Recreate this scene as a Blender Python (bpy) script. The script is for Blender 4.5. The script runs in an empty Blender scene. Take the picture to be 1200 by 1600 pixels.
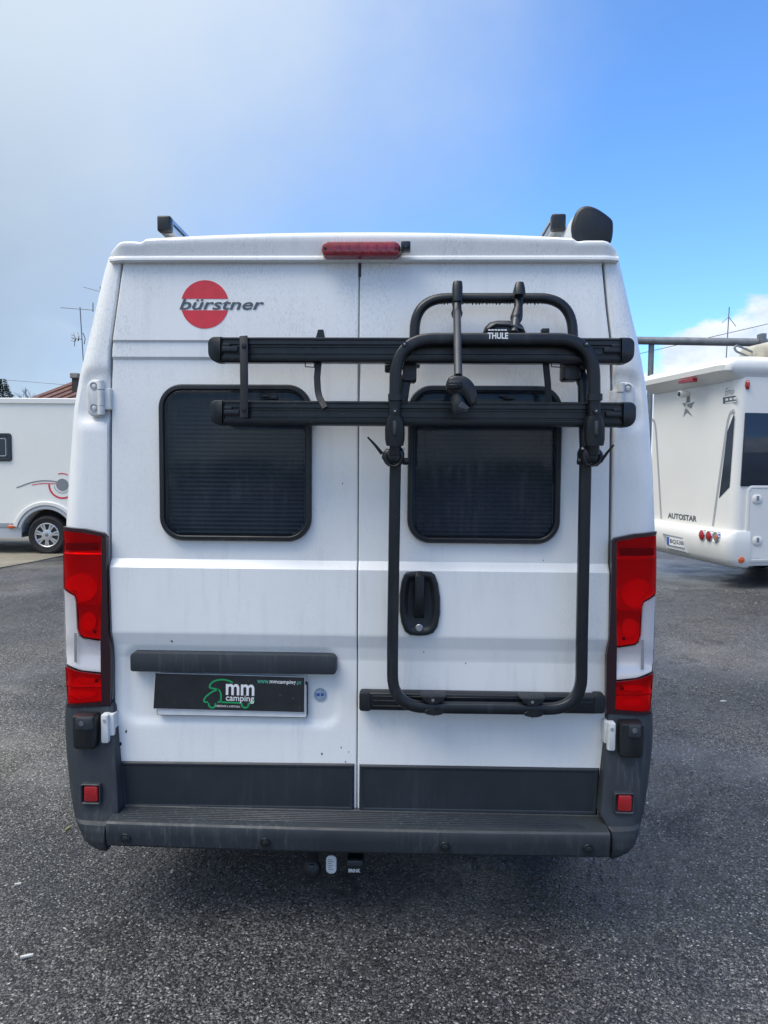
import bpy, bmesh, math, random
from mathutils import Vector, Matrix
R = math.radians
scene = bpy.context.scene
COL = scene.collection

# ------------------------------------------------------------------ camera
F = 1180.0                                     # focal length in pixels of the 1200x1600 frame
CAM = Vector((0.17, -2.66, 1.65))
YAW, PITCH, ROLL = R(1.8), R(-3.65), R(0.42)
MC = (Matrix.Rotation(YAW, 3, 'Z') @ Matrix.Rotation(R(90) + PITCH, 3, 'X') @ Matrix.Rotation(ROLL, 3, 'Z'))
cd = bpy.data.cameras.new('camera')
cd.sensor_fit = 'VERTICAL'
cd.sensor_height = 36.0
cd.lens = F / 1600.0 * 36.0
cd.clip_start, cd.clip_end = 0.05, 3000
cam = bpy.data.objects.new('camera', cd)
cam.matrix_world = Matrix.Translation(CAM) @ MC.to_4x4()
COL.objects.link(cam)
scene.camera = cam

# ------------------------------------------------------------------ world, sun, exposure
SUN_EL, SUN_AZ = 60.0, -118.0                  # azimuth clockwise from +Y
w = bpy.data.worlds.new('World'); scene.world = w; w.use_nodes = True
w.cycles.sampling_method = 'MANUAL'; w.cycles.sample_map_resolution = 256
wn, wl = w.node_tree.nodes, w.node_tree.links
wn.clear()
def N(nodes, t, **kw):
    n = nodes.new(t)
    for k, v in kw.items():
        if k in n.inputs: n.inputs[k].default_value = v
        else: setattr(n, k, v)
    return n
def mth(nodes, links, op, a, b=None, clamp=False):
    n = nodes.new('ShaderNodeMath'); n.operation = op; n.use_clamp = clamp
    for i, v in enumerate((a, b)):
        if v is None: continue
        if hasattr(v, 'links'): links.new(v, n.inputs[i])
        else: n.inputs[i].default_value = v
    return n.outputs[0]
def mixc(nodes, links, fac, a, b, mode='MIX'):
    n = nodes.new('ShaderNodeMix'); n.data_type = 'RGBA'; n.blend_type = mode
    for i, v in ((0, fac), (6, a), (7, b)):
        if hasattr(v, 'links'): links.new(v, n.inputs[i])
        elif isinstance(v, tuple): n.inputs[i].default_value = v if len(v) == 4 else (*v, 1)
        else: n.inputs[i].default_value = v
    return n.outputs[2]
def smooth(nodes, links, v, a, b, lo=0.0, hi=1.0):
    n = nodes.new('ShaderNodeMapRange'); n.interpolation_type = 'SMOOTHSTEP'
    links.new(v, n.inputs[0])
    for i, x in ((1, a), (2, b), (3, lo), (4, hi)): n.inputs[i].default_value = x
    return n.outputs[0]
def wnoise(vec, scale, detail=5.0, rough=0.55):
    n = N(wn, 'ShaderNodeTexNoise', Scale=scale, Detail=detail, Roughness=rough)
    wl.new(vec, n.inputs['Vector']); return n.outputs[0]
sky = wn.new('ShaderNodeTexSky'); sky.sky_type = 'NISHITA'; sky.sun_disc = False
sky.sun_elevation = R(SUN_EL); sky.sun_rotation = R(SUN_AZ)
sky.air_density, sky.dust_density, sky.ozone_density = 1.0, 0.1, 3.0
tc = wn.new('ShaderNodeTexCoord'); D = tc.outputs['Generated']
sx = wn.new('ShaderNodeSeparateXYZ'); wl.new(D, sx.inputs[0])
dz = sx.outputs['Z']
# blue air: the Nishita sky in background units, a little deeper as a phone camera shows it
blue = mixc(wn, wl, 1.0, sky.outputs[0], (0.090, 0.130, 0.172), 'MULTIPLY')
# soft cloud sheet that covers the left and the zenith
dot = wn.new('ShaderNodeVectorMath'); dot.operation = 'DOT_PRODUCT'
wl.new(D, dot.inputs[0]); dot.inputs[1].default_value = (-1.0, 0.0, 0.6)
warp = wnoise(D, 3.2, 6, 0.58)
m0 = mth(wn, wl, 'ADD', dot.outputs['Value'], mth(wn, wl, 'MULTIPLY', mth(wn, wl, 'SUBTRACT', warp, 0.5), 0.42))
sheet = smooth(wn, wl, m0, -0.07, 0.66)
body = wnoise(D, 2.4, 5, 0.5)
low_c = mixc(wn, wl, smooth(wn, wl, body, 0.36, 0.64), (0.215, 0.290, 0.395), (0.285, 0.365, 0.470))
mid_c = mixc(wn, wl, smooth(wn, wl, dz, 0.12, 0.56), low_c, (0.435, 0.507, 0.592))
ccol = mixc(wn, wl, smooth(wn, wl, dz, 0.50, 0.95), mid_c, (1.42, 1.42, 1.40))   # overcast: brightest overhead
c1 = mixc(wn, wl, sheet, blue, ccol)
# heaped clouds low over the horizon
st = N(wn, 'ShaderNodeMapping'); wl.new(D, st.inputs[0]); st.inputs['Scale'].default_value = (1, 1, 1.7)
st.inputs['Location'].default_value = (0.35, 0.1, 0.03)
cu = wnoise(st.outputs[0], 6.5, 8, 0.55)
cm = mth(wn, wl, 'ADD', cu, smooth(wn, wl, dz, 0.10, 0.265, 0.28, -0.30))
cum = smooth(wn, wl, cm, 0.50, 0.58)
cul = smooth(wn, wl, wnoise(st.outputs[0], 9.0, 6, 0.6), 0.35, 0.65)
cucol = mixc(wn, wl, cul, (0.42, 0.50, 0.65), (0.66, 0.70, 0.74))
keep = mth(wn, wl, 'MULTIPLY', cum, mth(wn, wl, 'SUBTRACT', 1.0, sheet))
c2 = mixc(wn, wl, keep, c1, cucol)
bg = N(wn, 'ShaderNodeBackground', Strength=1.0); wl.new(c2, bg.inputs[0])
wo = wn.new('ShaderNodeOutputWorld'); wl.new(bg.outputs[0], wo.inputs[0])

sd = bpy.data.lights.new('sun', 'SUN'); sd.energy = 1.6; sd.angle = R(40); sd.color = (1.0, 0.95, 0.88)
so = bpy.data.objects.new('sun', sd); COL.objects.link(so)
az, el = R(SUN_AZ), R(SUN_EL)
sdir = Vector((math.sin(az) * math.cos(el), math.cos(az) * math.cos(el), math.sin(el)))
so.rotation_euler = sdir.to_track_quat('Z', 'Y').to_euler(); so.location = sdir * 30

vs = scene.view_settings
vs.view_transform = 'Standard'; vs.look = 'None'; vs.exposure = 0.68; vs.gamma = 1.0
vs.use_curve_mapping = False
scene.cycles.use_denoising = True
scene.cycles.max_bounces = 8; scene.cycles.transparent_max_bounces = 12
scene.cycles.sample_clamp_indirect = 8

# ------------------------------------------------------------------ measuring: where a ray of the survey photo meets a real plane
def ray(px, py):
    return MC @ Vector(((px - 600) / F, -(py - 800) / F, -1.0))
def P(px, py, Y=0.0):
    d = ray(px, py); t = (Y - CAM.y) / d.y
    return CAM + d * t
def X(px, py, Y=0.0): return P(px, py, Y).x
def Z(py, Y=0.0, px=560): return P(px, py, Y).z
def PD(px, py, depth):
    d = ray(px, py); return CAM + d * depth
def lerp_tab(tab, v):
    if v <= tab[0][0]: return tab[0][1]
    for (a, b), (c, d) in zip(tab, tab[1:]):
        if v <= c: return b + (d - b) * (v - a) / (c - a) if c > a else d
    return tab[-1][1]
def sstep(a, b, v):
    t = max(0.0, min(1.0, (v - a) / (b - a))); return t * t * (3 - 2 * t)

# ------------------------------------------------------------------ materials
MATS = {}
def mat(name, col, rough=0.5, metal=0.0, coat=0.0, spec=0.5, noise=None, streak=None, speck=None, bump=None):
    """noise=(scale, amount); streak=(amount) vertical run marks; speck=(scale, threshold, colour); bump=(scale, strength, distance)"""
    m = bpy.data.materials.new(name); m.use_nodes = True
    n, l = m.node_tree.nodes, m.node_tree.links
    b = n['Principled BSDF']
    b.inputs['Roughness'].default_value = rough; b.inputs['Metallic'].default_value = metal
    b.inputs['Coat Weight'].default_value = coat; b.inputs['Coat Roughness'].default_value = 0.08
    b.inputs['Specular IOR Level'].default_value = spec
    t = n.new('ShaderNodeTexCoord'); V = t.outputs['Object']
    c = (*col, 1)
    cur = None
    def nz(scale, detail=5, rgh=0.6, sc=None):
        v = V
        if sc:
            mp = n.new('ShaderNodeMapping'); l.new(V, mp.inputs[0]); mp.inputs['Scale'].default_value = sc; v = mp.outputs[0]
        x = N(n, 'ShaderNodeTexNoise', Scale=scale, Detail=detail, Roughness=rgh); l.new(v, x.inputs['Vector']); return x.outputs[0]
    if noise:
        s, a = noise
        f = smooth(n, l, nz(s), 0.3, 0.7, 1 - a, 1.0)
        g = n.new('ShaderNodeCombineColor')
        for i in range(3): l.new(f, g.inputs[i])
        cur = mixc(n, l, 1.0, c, g.outputs[0], 'MULTIPLY')
        rr = smooth(n, l, nz(s * 2.3), 0.3, 0.7, rough * 0.85, min(1, rough * 1.2)); l.new(rr, b.inputs['Roughness'])
    if streak:
        amt, scol = streak[:2]; ssc = streak[2] if len(streak) > 2 else 26
        f = mth(n, l, 'MULTIPLY', smooth(n, l, nz(ssc, 6, 0.65, (1, 1, 0.09)), 0.48, 0.72), smooth(n, l, nz(3.0, 3), 0.35, 0.6))
        f = mth(n, l, 'MULTIPLY', f, amt)
        cur = mixc(n, l, f, cur if cur else c, scol)
    if speck:
        s, th, scol = speck
        f = mth(n, l, 'MULTIPLY', smooth(n, l, nz(s, 3, 0.7), th, th + 0.06), smooth(n, l, nz(2.2, 2), 0.42, 0.62))
        cur = mixc(n, l, f, cur if cur else c, scol)
    if cur: l.new(cur, b.inputs['Base Color'])
    else: b.inputs['Base Color'].default_value = c
    if bump:
        s, st_, ds = bump
        bp = N(n, 'ShaderNodeBump', Strength=st_, Distance=ds); l.new(nz(s, 3), bp.inputs['Height'])
        l.new(bp.outputs[0], b.inputs['Normal'])
    MATS[name] = m
    return m

def van_paint():
    m = mat('van_paint', (0.87, 0.87, 0.85), 0.34, coat=0.35, noise=(1.6, 0.06), streak=(0.22, (0.50, 0.52, 0.53)))
    n, l = m.node_tree.nodes, m.node_tree.links
    b = n['Principled BSDF']
    src = b.inputs['Base Color'].links[0].from_socket
    t = n.new('ShaderNodeTexCoord')
    mp = n.new('ShaderNodeMapping'); l.new(t.outputs['Object'], mp.inputs[0]); mp.inputs['Scale'].default_value = (1, 1, 0.38)
    a = N(n, 'ShaderNodeTexNoise', Scale=210, Detail=4, Roughness=0.7); l.new(mp.outputs[0], a.inputs['Vector'])
    c = N(n, 'ShaderNodeTexNoise', Scale=4.0, Detail=3); l.new(mp.outputs[0], c.inputs['Vector'])
    sp = n.new('ShaderNodeSeparateXYZ'); l.new(t.outputs['Object'], sp.inputs[0])
    hi = smooth(n, l, sp.outputs['Z'], 1.75, 2.15, 0.35, 1.0)       # road film lies thickest high on the doors
    f = mth(n, l, 'MULTIPLY', smooth(n, l, a.outputs[0], 0.50, 0.62), smooth(n, l, c.outputs[0], 0.36, 0.60))
    f = mth(n, l, 'MULTIPLY', mth(n, l, 'MULTIPLY', f, hi), 0.34)
    l.new(mixc(n, l, f, src, (0.42, 0.43, 0.42)), b.inputs['Base Color'])
    return m
van_paint()
mat('white_trim', (0.74, 0.76, 0.77), 0.4, coat=0.2, noise=(5, 0.12))
mat('white_hinge', (0.72, 0.73, 0.72), 0.45, noise=(18, 0.2))
mat('bumper_plastic', (0.030, 0.037, 0.045), 0.52, noise=(4, 0.25), streak=(0.85, (0.070, 0.080, 0.090), 75), bump=(420, 0.12, 0.002))
mat('cladding_plastic', (0.022, 0.029, 0.037), 0.45, noise=(3, 0.22), streak=(0.5, (0.045, 0.054, 0.064), 40), bump=(420, 0.1, 0.002))
mat('black_plastic', (0.009, 0.012, 0.016), 0.42, noise=(9, 0.3), streak=(0.5, (0.035, 0.038, 0.04)))
mat('seal_rubber', (0.012, 0.012, 0.013), 0.75)
mat('seam_grey', (0.16, 0.17, 0.18), 0.7)
mat('rack_black', (0.007, 0.010, 0.014), 0.36, noise=(14, 0.3), streak=(0.55, (0.034, 0.038, 0.044)), speck=(160, 0.66, (0.12, 0.125, 0.13)))
mat('rack_rail', (0.006, 0.009, 0.013), 0.34, noise=(10, 0.3), speck=(120, 0.655, (0.16, 0.165, 0.17)))
mat('rack_grey', (0.06, 0.066, 0.075), 0.34, metal=0.3, noise=(20, 0.2))
mat('strap_rubber', (0.016, 0.018, 0.022), 0.55, noise=(20, 0.3))
mat('underbody', (0.012, 0.012, 0.012), 0.85, noise=(6, 0.4))
mat('blind', (0.34, 0.36, 0.38), 0.8)
mat('cabin_dark', (0.02, 0.02, 0.022), 0.9)
mat('chrome', (0.75, 0.76, 0.77), 0.16, metal=1.0, noise=(9, 0.12))
mat('aluminium', (0.55, 0.57, 0.59), 0.34, metal=0.9, noise=(12, 0.2))
mat('awning_shell', (0.62, 0.64, 0.66), 0.4, noise=(6, 0.15))
mat('reflector_white', (0.78, 0.78, 0.78), 0.3, noise=(20, 0.1))
mat('lamp_red_inner', (0.80, 0.16, 0.13), 0.35)
mat('lamp_glow_mid', (0.85, 0.30, 0.26), 0.4)
mat('lamp_glow_hot', (0.92, 0.62, 0.55), 0.4)  # two paler reds with the tail lamp's glow put into the colour
mat('lamp_border', (0.022, 0.003, 0.007), 0.30, coat=0.2)
mat('lamp_pearl', (0.92, 0.88, 0.87), 0.16, metal=0.25, coat=0.6)
mat('lamp_mirror', (0.86, 0.86, 0.86), 0.30, metal=0.8)
mat('reflector_red', (0.36, 0.006, 0.011), 0.16, coat=0.8, bump=(300, 0.4, 0.002))
mat('brake_red', (0.30, 0.008, 0.022), 0.22, coat=0.6, noise=(30, 0.3))
mat('print_red', (0.70, 0.035, 0.055), 0.4, noise=(30, 0.12))
mat('print_white', (0.80, 0.80, 0.80), 0.4)
mat('print_grey', (0.085, 0.10, 0.115), 0.4)
mat('print_black', (0.012, 0.012, 0.014), 0.4)
mat('print_green', (0.015, 0.34, 0.11), 0.4)
mat('print_teal', (0.10, 0.45, 0.33), 0.4)
mat('print_blue', (0.04, 0.10, 0.36), 0.4)
mat('board_black', (0.022, 0.024, 0.028), 0.38, noise=(14, 0.35), speck=(60, 0.66, (0.11, 0.11, 0.12)))
mat('sticker_pale', (0.40, 0.50, 0.58), 0.35, noise=(90, 0.3))
mat('plate_white', (0.74, 0.75, 0.75), 0.35, noise=(20, 0.1))
mat('steel', (0.5, 0.5, 0.5), 0.3, metal=1.0)
mat('home_cream', (0.84, 0.83, 0.76), 0.35, coat=0.2, noise=(0.8, 0.05), streak=(0.12, (0.55, 0.55, 0.5)))
mat('home_white', (0.78, 0.77, 0.725), 0.33, coat=0.2, noise=(0.9, 0.05), streak=(0.10, (0.6, 0.6, 0.57)))
mat('home_grey', (0.36, 0.38, 0.40), 0.4, noise=(3, 0.1))
mat('home_stripe', (0.22, 0.23, 0.24), 0.4)
mat('home_silver', (0.48, 0.50, 0.52), 0.4, noise=(3, 0.1))
mat('tyre', (0.018, 0.018, 0.020), 0.75, noise=(12, 0.3))
mat('hubcap', (0.58, 0.59, 0.60), 0.3, metal=0.7, noise=(20, 0.15))
mat('amber', (0.62, 0.10, 0.015), 0.2, coat=0.6)
mat('beige_plastic', (0.55, 0.52, 0.44), 0.5, noise=(6, 0.3))
mat('galvanised', (0.22, 0.235, 0.25), 0.5, metal=0.5, noise=(6, 0.3))
mat('dark_metal', (0.17, 0.18, 0.19), 0.5, metal=0.6)  # paler, with the far aerials' haze put into the colour
mat('house_wall', (0.62, 0.57, 0.48), 0.85, noise=(0.7, 0.2))
mat('roof_tile', (0.15, 0.05, 0.04), 0.8, noise=(1.3, 0.4))
mat('roof_ridge', (0.30, 0.165, 0.13), 0.8, noise=(2, 0.3))
mat('stone_dark', (0.07, 0.065, 0.06), 0.9, noise=(3, 0.4))
mat('stone_cap', (0.30, 0.29, 0.26), 0.9, noise=(3, 0.3))
mat('bark', (0.10, 0.085, 0.07), 0.9, noise=(6, 0.3))
mat('conifer_leaf', (0.035, 0.06, 0.05), 0.7, noise=(1.5, 0.4))
mat('twig', (0.16, 0.15, 0.145), 0.9)
mat('litter_white', (0.62, 0.61, 0.56), 0.7, noise=(60, 0.3))
mat('litter_leaf', (0.24, 0.27, 0.10), 0.7, noise=(60, 0.4))
mat('wire_black', (0.03, 0.03, 0.032), 0.6)

def window_mat(name, tint, dirt, rough=0.06):
    """dark tinted acrylic: lets a little light through, mirrors the yard, carries a dusty film"""
    m = bpy.data.materials.new(name); m.use_nodes = True
    n, l = m.node_tree.nodes, m.node_tree.links
    b = n['Principled BSDF']; b.inputs['Base Color'].default_value = (0.010, 0.014, 0.020, 1)
    b.inputs['Roughness'].default_value = rough; b.inputs['Specular IOR Level'].default_value = 0.42
    t = n.new('ShaderNodeTexCoord')
    mp = n.new('ShaderNodeMapping'); l.new(t.outputs['Object'], mp.inputs[0]); mp.inputs['Scale'].default_value = (1, 1, 0.06)
    a = N(n, 'ShaderNodeTexNoise', Scale=90, Detail=5, Roughness=0.7); l.new(mp.outputs[0], a.inputs['Vector'])
    c = N(n, 'ShaderNodeTexNoise', Scale=7, Detail=3); l.new(t.outputs['Object'], c.inputs['Vector'])
    film = mth(n, l, 'MULTIPLY', smooth(n, l, a.outputs[0], 0.35, 0.75), smooth(n, l, c.outputs[0], 0.3, 0.7))
    l.new(mixc(n, l, film, (0.008, 0.014, 0.022), (dirt * 0.92, dirt * 1.03, dirt * 1.15)), b.inputs['Base Color'])
    l.new(smooth(n, l, film, 0, 1, rough, rough + 0.22), b.inputs['Roughness'])
    tr = n.new('ShaderNodeBsdfTransparent'); tr.inputs[0].default_value = (tint * 0.85, tint * 1.0, tint * 1.15, 1)
    mx = n.new('ShaderNodeMixShader'); mx.inputs[0].default_value = 0.57
    l.new(tr.outputs[0], mx.inputs[1]); l.new(b.outputs[0], mx.inputs[2])
    l.new(mx.outputs[0], n['Material Output'].inputs['Surface'])
    MATS[name] = m
window_mat('tinted_pane', 0.55, 0.055)
mat('home_glass', (0.022, 0.032, 0.05), 0.08, noise=(2, 0.2))

def lens_mat(name, col, mixf, rough=0.05, base=None):
    m = bpy.data.materials.new(name); m.use_nodes = True
    n, l = m.node_tree.nodes, m.node_tree.links
    b = n['Principled BSDF']; b.inputs['Base Color'].default_value = (*(base or col), 1)
    b.inputs['Roughness'].default_value = rough; b.inputs['Coat Weight'].default_value = 0.5
    tr = n.new('ShaderNodeBsdfTransparent'); tr.inputs[0].default_value = (*col, 1)
    mx = n.new('ShaderNodeMixShader'); mx.inputs[0].default_value = mixf
    l.new(tr.outputs[0], mx.inputs[1]); l.new(b.outputs[0], mx.inputs[2])
    l.new(mx.outputs[0], n['Material Output'].inputs['Surface'])
    MATS[name] = m
lens_mat('lens_red', (1.0, 0.16, 0.15), 0.16, base=(0.34, 0.003, 0.010))
lens_mat('lens_clear', (0.97, 0.97, 0.97), 0.12, base=(0.6, 0.6, 0.62))

def asphalt():
    m = bpy.data.materials.new('wet_asphalt'); m.use_nodes = True
    n, l = m.node_tree.nodes, m.node_tree.links
    b = n['Principled BSDF']
    t = n.new('ShaderNodeTexCoord'); V = t.outputs['Object']
    def nz(s, d=4, r=0.6):
        x = N(n, 'ShaderNodeTexNoise', Scale=s, Detail=d, Roughness=r, noise_dimensions='2D'); l.new(V, x.inputs['Vector']); return x.outputs[0]
    def vor(sc_):
        v = N(n, 'ShaderNodeTexVoronoi', Scale=sc_, voronoi_dimensions='2D'); l.new(V, v.inputs['Vector'])
        c = n.new('ShaderNodeSeparateColor'); l.new(v.outputs['Color'], c.inputs[0]); return v.outputs['Distance'], c.outputs
    d1, c1_ = vor(82.0); d2, c2_ = vor(165.0)
    big = nz(0.5, 4, 0.55)
    fill = smooth(n, l, big, 0.50, 0.70)                    # patches where fines fill the gaps between stones
    coarse = mth(n, l, 'SUBTRACT', 1.0, mth(n, l, 'MULTIPLY', fill, 0.7))
    # stones of many greys, a few pale ones
    g1 = mth(n, l, 'POWER', c1_[0], 1.6)
    g2 = mth(n, l, 'POWER', c2_[1], 2.2)
    val = mth(n, l, 'ADD', mth(n, l, 'MULTIPLY', g1, 0.24), mth(n, l, 'MULTIPLY', g2, 0.22))
    val = mth(n, l, 'ADD', mth(n, l, 'MULTIPLY', val, coarse), mth(n, l, 'MULTIPLY', fill, 0.10))
    pit = smooth(n, l, nz(120.0, 3, 0.75), 0.38, 0.52, 0.04, 1.0)
    pit = mth(n, l, 'ADD', mth(n, l, 'MULTIPLY', pit, coarse), mth(n, l, 'SUBTRACT', 1.0, coarse))
    val = mth(n, l, 'ADD', mth(n, l, 'MULTIPLY', val, pit), 0.012)
    damp = smooth(n, l, nz(0.42, 5, 0.6), 0.40, 0.62, 0.50, 1.08)          # rain still standing in the surface
    dent = smooth(n, l, nz(1.7, 4, 0.6), 0.62, 0.70, 1.0, 0.5)
    val = mth(n, l, 'MULTIPLY', val, mth(n, l, 'MULTIPLY', damp, dent))
    pale = smooth(n, l, c2_[2], 0.955, 0.985)
    val = mth(n, l, 'MULTIPLY', mth(n, l, 'ADD', val, mth(n, l, 'MULTIPLY', pale, 0.45)), 0.74)
    tint = mixc(n, l, smooth(n, l, nz(0.8, 3), 0.40, 0.75), (1.0, 1.0, 1.02), (1.06, 1.0, 0.90))
    gg = n.new('ShaderNodeCombineColor')
    for i in range(3): l.new(val, gg.inputs[i])
    l.new(mixc(n, l, 1.0, gg.outputs[0], tint, 'MULTIPLY'), b.inputs['Base Color'])
    wet = smooth(n, l, nz(0.9, 5, 0.6), 0.36, 0.64)
    rg = mth(n, l, 'ADD', mth(n, l, 'MULTIPLY', wet, 0.22), mth(n, l, 'MULTIPLY', c2_[0], 0.25))
    l.new(mth(n, l, 'MULTIPLY', mth(n, l, 'ADD', rg, 0.20), smooth(n, l, damp, 0.50, 1.08, 0.70, 1.1)), b.inputs['Roughness'])
    hh = mth(n, l, 'ADD', mth(n, l, 'MULTIPLY', mth(n, l, 'SUBTRACT', 1.0, d1), 0.6), mth(n, l, 'MULTIPLY', c1_[1], 0.9))
    hh = mth(n, l, 'ADD', hh, mth(n, l, 'MULTIPLY', pit, 0.5))
    hh = mth(n, l, 'MULTIPLY', mth(n, l, 'ADD', hh, mth(n, l, 'MULTIPLY', c2_[1], 0.5)), coarse)
    bp = N(n, 'ShaderNodeBump', Strength=1.0, Distance=0.007); l.new(hh, bp.inputs['Height'])
    bp2 = N(n, 'ShaderNodeBump', Strength=0.35, Distance=0.05); l.new(nz(2.2, 4), bp2.inputs['Height']); l.new(bp.outputs[0], bp2.inputs['Normal'])
    l.new(bp2.outputs[0], b.inputs['Normal'])
    MATS['wet_asphalt'] = m
asphalt()
mat('gravel_stone', (0.20, 0.20, 0.195), 0.5, noise=(35, 0.6))
mat('concrete', (0.30, 0.27, 0.205), 0.6, noise=(1.4, 0.35), bump=(40, 0.2, 0.004))
mat('grass_far', (0.07, 0.10, 0.04), 0.9, noise=(0.05, 0.4))

# ------------------------------------------------------------------ mesh helpers
def link(name, me, m=None, parent=None, smooth_=False):
    o = bpy.data.objects.new(name, me); COL.objects.link(o)
    if m: me.materials.append(MATS[m])
    if parent is not None: o.parent = parent
    if smooth_: shade(me, smooth_ if smooth_ is not True else 35)
    return o
def shade(me, ang=35):
    for p in me.polygons: p.use_smooth = True
    bm = bmesh.new(); bm.from_mesh(me)
    for e in bm.edges:
        if len(e.link_faces) == 2:
            if e.calc_face_angle(0) > R(ang): e.smooth = False
    bm.to_mesh(me); bm.free()
def empty(name, loc=(0, 0, 0), rotz=0.0):
    o = bpy.data.objects.new(name, None); COL.objects.link(o)
    o.location = loc; o.rotation_euler = (0, 0, rotz); o.empty_display_size = 0.3
    return o
def tag(o, label=None, cat=None, group=None, kind=None):
    for k, v in (('label', label), ('category', cat), ('group', group), ('kind', kind)):
        if v: o[k] = v
    return o

class MB:
    def __init__(s): s.v = []; s.f = []
    def add(s, vs, fs):
        o = len(s.v); s.v += [tuple(v) for v in vs]; s.f += [tuple(i + o for i in f) for f in fs]; return s
    def build(s, name, m, parent=None, smooth_=40):
        me = bpy.data.meshes.new(name); me.from_pydata(s.v, [], s.f); me.validate()
        bm = bmesh.new(); bm.from_mesh(me); bmesh.ops.recalc_face_normals(bm, faces=bm.faces); bm.to_mesh(me); bm.free()
        return link(name, me, m, parent, smooth_)
    def xf(s, M):
        s.v = [tuple(M @ Vector(v)) for v in s.v]; return s
    def box(s, x0, x1, y0, y1, z0, z1, b=0.0, seg=2):
        bm = bmesh.new(); bmesh.ops.create_cube(bm, size=1)
        for v in bm.verts:
            v.co = ((x0 + x1) / 2 + v.co.x * (x1 - x0), (y0 + y1) / 2 + v.co.y * (y1 - y0), (z0 + z1) / 2 + v.co.z * (z1 - z0))
        if b: bmesh.ops.bevel(bm, geom=list(bm.edges), offset=b, segments=seg, profile=0.5, affect='EDGES')
        bm.verts.index_update()
        s.add([v.co[:] for v in bm.verts], [[v.index for v in f.verts] for f in bm.faces]); bm.free(); return s
    def sweep(s, outline, prof, cap0=True, cap1=True):
        """closed outline [(x,z)], profile [(inset,y)] from the back to the front"""
        rings = []
        n = len(outline)
        nr = normals2(outline)
        for ins, y in prof:
            rings.append([(outline[i][0] - nr[i][0] * ins, y, outline[i][1] - nr[i][1] * ins) for i in range(n)])
        vs, fs = [], []
        for r_ in rings: vs += r_
        for k in range(len(rings) - 1):
            for i in range(n):
                j = (i + 1) % n
                fs.append((k * n + i, k * n + j, (k + 1) * n + j, (k + 1) * n + i))
        if cap0: fs.append(tuple(range(n)))
        if cap1: fs.append(tuple((len(rings) - 1) * n + i for i in range(n)))
        return s.add(vs, fs)
    def tube(s, pts, r, n=12, cap=True, rz=None, up=(0, -1, 0)):
        """sweep a round (r) or superelliptic (r, rz) section along pts"""
        pts = [Vector(p) for p in pts]
        rad = r if isinstance(r, (list, tuple)) else [r] * len(pts)
        u = Vector(up)
        vs, fs = [], []
        for i, p in enumerate(pts):
            if i == 0: t = pts[1] - pts[0]
            elif i == len(pts) - 1: t = pts[-1] - pts[-2]
            else: t = (pts[i + 1] - p).normalized() + (p - pts[i - 1]).normalized()
            t.normalize()
            a = (u - t * u.dot(t))
            if a.length < 1e-4: a = t.orthogonal()
            a.normalize(); b = t.cross(a); u = a
            for k in range(n):
                th = 2 * math.pi * k / n
                c, sn = math.cos(th), math.sin(th)
                if rz is not None:
                    c = math.copysign(abs(c) ** 0.5, c); sn = math.copysign(abs(sn) ** 0.5, sn)
                    vs.append(p + a * c * rz + b * sn * rad[i])
                else: vs.append(p + a * c * rad[i] + b * sn * rad[i])
        m = len(pts)
        for i in range(m - 1):
            for k in range(n):
                fs.append((i * n + k, i * n + (k + 1) % n, (i + 1) * n + (k + 1) % n, (i + 1) * n + k))
        if cap: fs += [tuple(range(n)), tuple((m - 1) * n + k for k in range(n))]
        return s.add(vs, fs)
    def lathe(s, prof, n=24, axis='Y', c=(0, 0, 0)):
        """prof [(radius, along)]"""
        vs, fs = [], []
        for r_, a in prof:
            for k in range(n):
                th = 2 * math.pi * k / n
                p = (r_ * math.cos(th), a, r_ * math.sin(th)) if axis == 'Y' else ((r_ * math.cos(th), r_ * math.sin(th), a) if axis == 'Z' else (a, r_ * math.cos(th), r_ * math.sin(th)))
                vs.append((p[0] + c[0], p[1] + c[1], p[2] + c[2]))
        m = len(prof)
        for i in range(m - 1):
            for k in range(n):
                fs.append((i * n + k, i * n + (k + 1) % n, (i + 1) * n + (k + 1) % n, (i + 1) * n + k))
        if prof[0][0] > 1e-4: fs.append(tuple(range(n)))
        if prof[-1][0] > 1e-4: fs.append(tuple((m - 1) * n + k for k in range(n)))
        return s.add(vs, fs)
    def rows(s, rows, close=False):
        """a sheet from rows of equal length"""
        n = len(rows[0]); vs = [p for r_ in rows for p in r_]; fs = []
        for i in range(len(rows) - 1):
            for k in range(n - 1 + (1 if close else 0)):
                j = (k + 1) % n
                fs.append((i * n + k, i * n + j, (i + 1) * n + j, (i + 1) * n + k))
        return s.add(vs, fs)

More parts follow.
